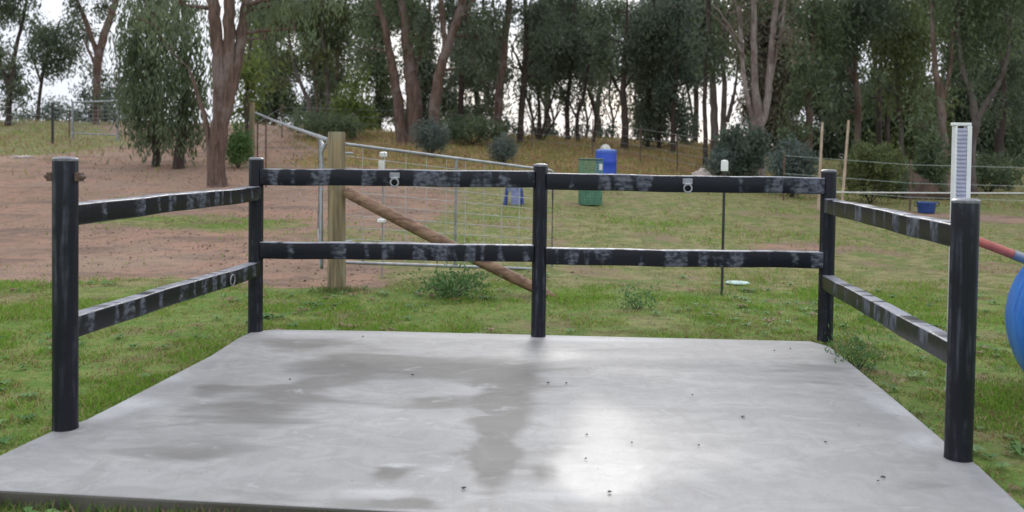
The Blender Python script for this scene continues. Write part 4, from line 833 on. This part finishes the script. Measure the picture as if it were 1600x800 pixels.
shrub('low scrub between the trunks at the far right', 1545, 29, 90, 232, 'mid', 300, .18, .05)
shrub('low dark scrub behind the gate post, under the twisted trunks', 505, 38, 120, 172, 'mid', 260, .2, .05)
shrub('low dark scrub right of the grey blue shrub under the red gums', 735, 39, 120, 178, 'mid', 260, .2, .05)
shrub('leafy weed clump in the grass by the foot of the gate', 708, 10.3, 105, 430, 'weed', 1500, .07, .025)
shrub('leafy weeds in the grass beside the right back corner post', 1345, 7.0, 60, 530, 'weed', 2600, .05, .012)
shrub('small bright green weed tuft on the grass right of the middle post', 1000, 9.7, 52, 458, 'weed', 2200, .05, .016)

# ------------------------------------------------------------ grass
def blades(name, n, xr, yr, hgt, wd, kind, seed):
    R = np.random.default_rng(seed); Y = yr[0]+(yr[1]-yr[0])*R.random(n)**1.0; x = (xr[0]+(xr[1]-xr[0])*R.random(n))*Y
    ph = np.clip((fbm(x, Y, 1.5, 4, 3)-.5)*9, -2, 2)+np.clip((fbm(x, Y, 4.5, 3, 13)-.5)*5, -1, 1); ph2 = np.clip((fbm(x, Y, .6, 3, 9)-.5)*8, -2, 2)
    d_, l_, y_ = zones(x, Y); keep = ~inside(x, Y)
    if kind == 'lush': keep &= (R.random(n) < (.18+.82*l_)*(1-.93*d_)*(.6+.4*np.clip(ph, -1, 1)))
    else: keep &= (R.random(n) < (.25+.75*y_)*(1-.9*d_))
    x, Y, ph, ph2, d_, l_, y_ = (a[keep] for a in (x, Y, ph, ph2, d_, l_, y_)); n = len(x)
    z = G(x, Y)-.004; h = hgt*R.uniform(.35, 1.35, n)*np.clip(.85+.35*ph*.6+.2*ph2, .35, 1.9); a = R.random(n)*6.283; wv = wd*R.uniform(.6, 1.3, n)
    lean = R.normal(size=(n, 2))*.6*h[:, None]
    b = np.stack([x, Y, z], -1); sx = np.stack([np.cos(a)*wv, np.sin(a)*wv, 0*a], -1)/2
    tip = b+np.stack([lean[:, 0], lean[:, 1], h], -1)
    mid = (b+tip)/2+np.stack([0*h, 0*h, h*.1], -1)
    V_ = np.stack([b-sx, b+sx, mid+sx*.8, tip, mid-sx*.8], 1).reshape(-1, 3)
    t = R.random(n)[:, None]; pn = (1/(1+np.exp(-2.2*(ph*.75+ph2*.55+.1))))[:, None]
    gr = (np.array([.115, .24, .022])*(1-t)+np.array([.25, .37, .055])*t)*(.7+.5*pn); ye = np.array([.32, .32, .10])*(1-t)+np.array([.46, .38, .19])*t; br = np.array([.26, .16, .08])*(1-t)+np.array([.18, .12, .06])*t
    k = R.random(n)[:, None]
    if kind == 'lush':
        thr = np.clip(.16+.75*(1-pn)+.4*(1-l_[:, None]), 0, .92); C_ = np.where(k < thr, np.where(R.random(n)[:, None] < .28+.4*(1-pn), br*1.2, ye), gr)
    else: C_ = np.where(k < .45, ye*.95, np.where(k < .85, br*1.35, gr))
    o = quads_mesh(name, V_, 5, MBLADE, C_); return tag(o, kind='stuff')
tag(blades('grass', 420000, (-.66, .66), (3.0, 13.5), .036, .0075, 'lush', 1), 'short mixed green and straw coloured grass round the slab', 'grass')
tag(blades('paddock_grass', 140000, (-.62, .62), (13.2, 26), .05, .016, 'lush', 2), 'short olive grass on the paddock beyond the gate', 'grass')
tag(blades('dry_grass', 70000, (-.62, .62), (24, 47), .14, .03, 'dry', 3), 'tufted orange brown dry grass along the ridge', 'grass')
R = np.random.default_rng(77); n = 5000; Y = 11+R.random(n)*20; x = (-.62+.62*R.random(n)+.1)*Y; d_, _l, _y = zones(x, Y)
lit_ = fbm(x, Y, .5, 4, 31); k = (d_ > .3) & (R.random(n) < np.clip((lit_-.4)*4, .25, 1)); x, Y = x[k], Y[k]; n = len(x)
b = np.stack([x, Y, G(x, Y)+.006], -1); a = R.random(n)*6.28; L = R.uniform(.008, .035, n); d1 = np.stack([np.cos(a)*L, np.sin(a)*L, R.normal(size=n)*.012], -1); d2 = np.stack([-np.sin(a)*L*.3, np.cos(a)*L*.3, R.normal(size=n)*.008+.006], -1)
t = R.random(n)[:, None]; cc = np.array([.12, .075, .055])*(1-t)+np.array([.27, .19, .14])*t
tag(quads_mesh('leaf_litter', np.stack([b-d1, b-d2, b+d1, b+d2], 1).reshape(-1, 3), 4, MBLADE, cc), 'brown leaf litter scattered over the bare soil under the gums', 'leaf litter', None, 'stuff')
R = np.random.default_rng(91); Vw, Cw = [], []
for i in range(1500):
    Y0 = R.uniform(3.2, 12.5); x0 = R.uniform(-.62, .62)*Y0
    if inside(np.array([x0]), np.array([Y0]))[0] or fbm(np.array([x0]), np.array([Y0]), .8, 3, 44)[0] < .47 or zones(np.array([x0]), np.array([Y0]))[0][0] > .3: continue
    k_ = R.integers(6, 13); rr = R.uniform(.03, .08); z0 = g1(x0, Y0); t = R.random(); cw = np.array([.07, .17, .035])*(1-t)+np.array([.17, .28, .08])*t
    if R.random() < .18: cw = np.array([.26, .17, .09])
    for q in range(k_):
        a = q*6.283/k_+R.random(); d1 = np.array([math.cos(a), math.sin(a), 0]); d2 = np.array([-math.sin(a), math.cos(a), 0]); L = rr*R.uniform(.7, 1.2); b = np.array([x0, Y0, z0+.01])
        Vw += [b, b+d1*L*.55+d2*L*.2+[0, 0, L*.45], b+d1*L+[0, 0, L*.35], b+d1*L*.55-d2*L*.2+[0, 0, L*.45]]; Cw.append(cw*R.uniform(.8, 1.2))
tag(quads_mesh('weeds', np.array(Vw), 4, MBLADE, np.array(Cw)), 'broad leaved weeds scattered through the near grass', 'weeds', None, 'stuff')
# longer tufts hugging the slab edge and the feet of posts
def tufts(name, spots, label, hgt):
    R = np.random.default_rng(5); Vv, Cc = [], []
    for (cx_, cy_, rad, n) in spots:
        x = cx_+R.normal(size=n)*rad; Y = cy_+R.normal(size=n)*rad; k = ~inside(x, Y); x, Y = x[k], Y[k]; n = len(x)
        b = np.stack([x, Y, G(x, Y)], -1); h = hgt*R.uniform(.5, 1.4, n); a = R.random(n)*6.28; sx = np.stack([np.cos(a), np.sin(a), 0*a], -1)*.004
        tip = b+np.stack([R.normal(size=n)*.35*h, R.normal(size=n)*.35*h, h], -1); mid = (b+tip)/2+np.stack([0*h, 0*h, h*.12], -1)
        Vv.append(np.stack([b-sx, b+sx, mid+sx*.8, tip, mid-sx*.8], 1).reshape(-1, 3)); t = R.random(n)[:, None]
        Cc.append(np.where(R.random(n)[:, None] < .25, np.array([.3, .24, .13]), np.array([.08, .15, .03])*(1-t)+np.array([.16, .24, .06])*t))
    tag(quads_mesh(name, np.concatenate(Vv), 5, MBLADE, np.concatenate(Cc)), label, 'grass', None, 'stuff')
sp = []
for i in range(len(poly)-2):
    a, b = poly[i], poly[i+1]; L = (b-a).length; n_ = max(1, int(L/.09))
    for k in range(n_):
        q = a+(b-a)*((k+random.random())/n_); sp.append((q.x, q.y, .045, random.randint(2, 16)))
a, b = poly[-1], poly[0]
for k in range(30): q = a+(b-a)*((k+random.random())/30); sp.append((q.x, q.y-.05, .05, 30))
for px, Y, n_ in ((528, 10.7, 500), (1128, 10.8, 60), (1290, 7.75, 160)):
    g = gat(px, Y); sp.append((g.x, g.y, .13, n_))
tufts('edge_grass', sp, 'longer grass blades growing along the slab edge and round the post feet', .06)
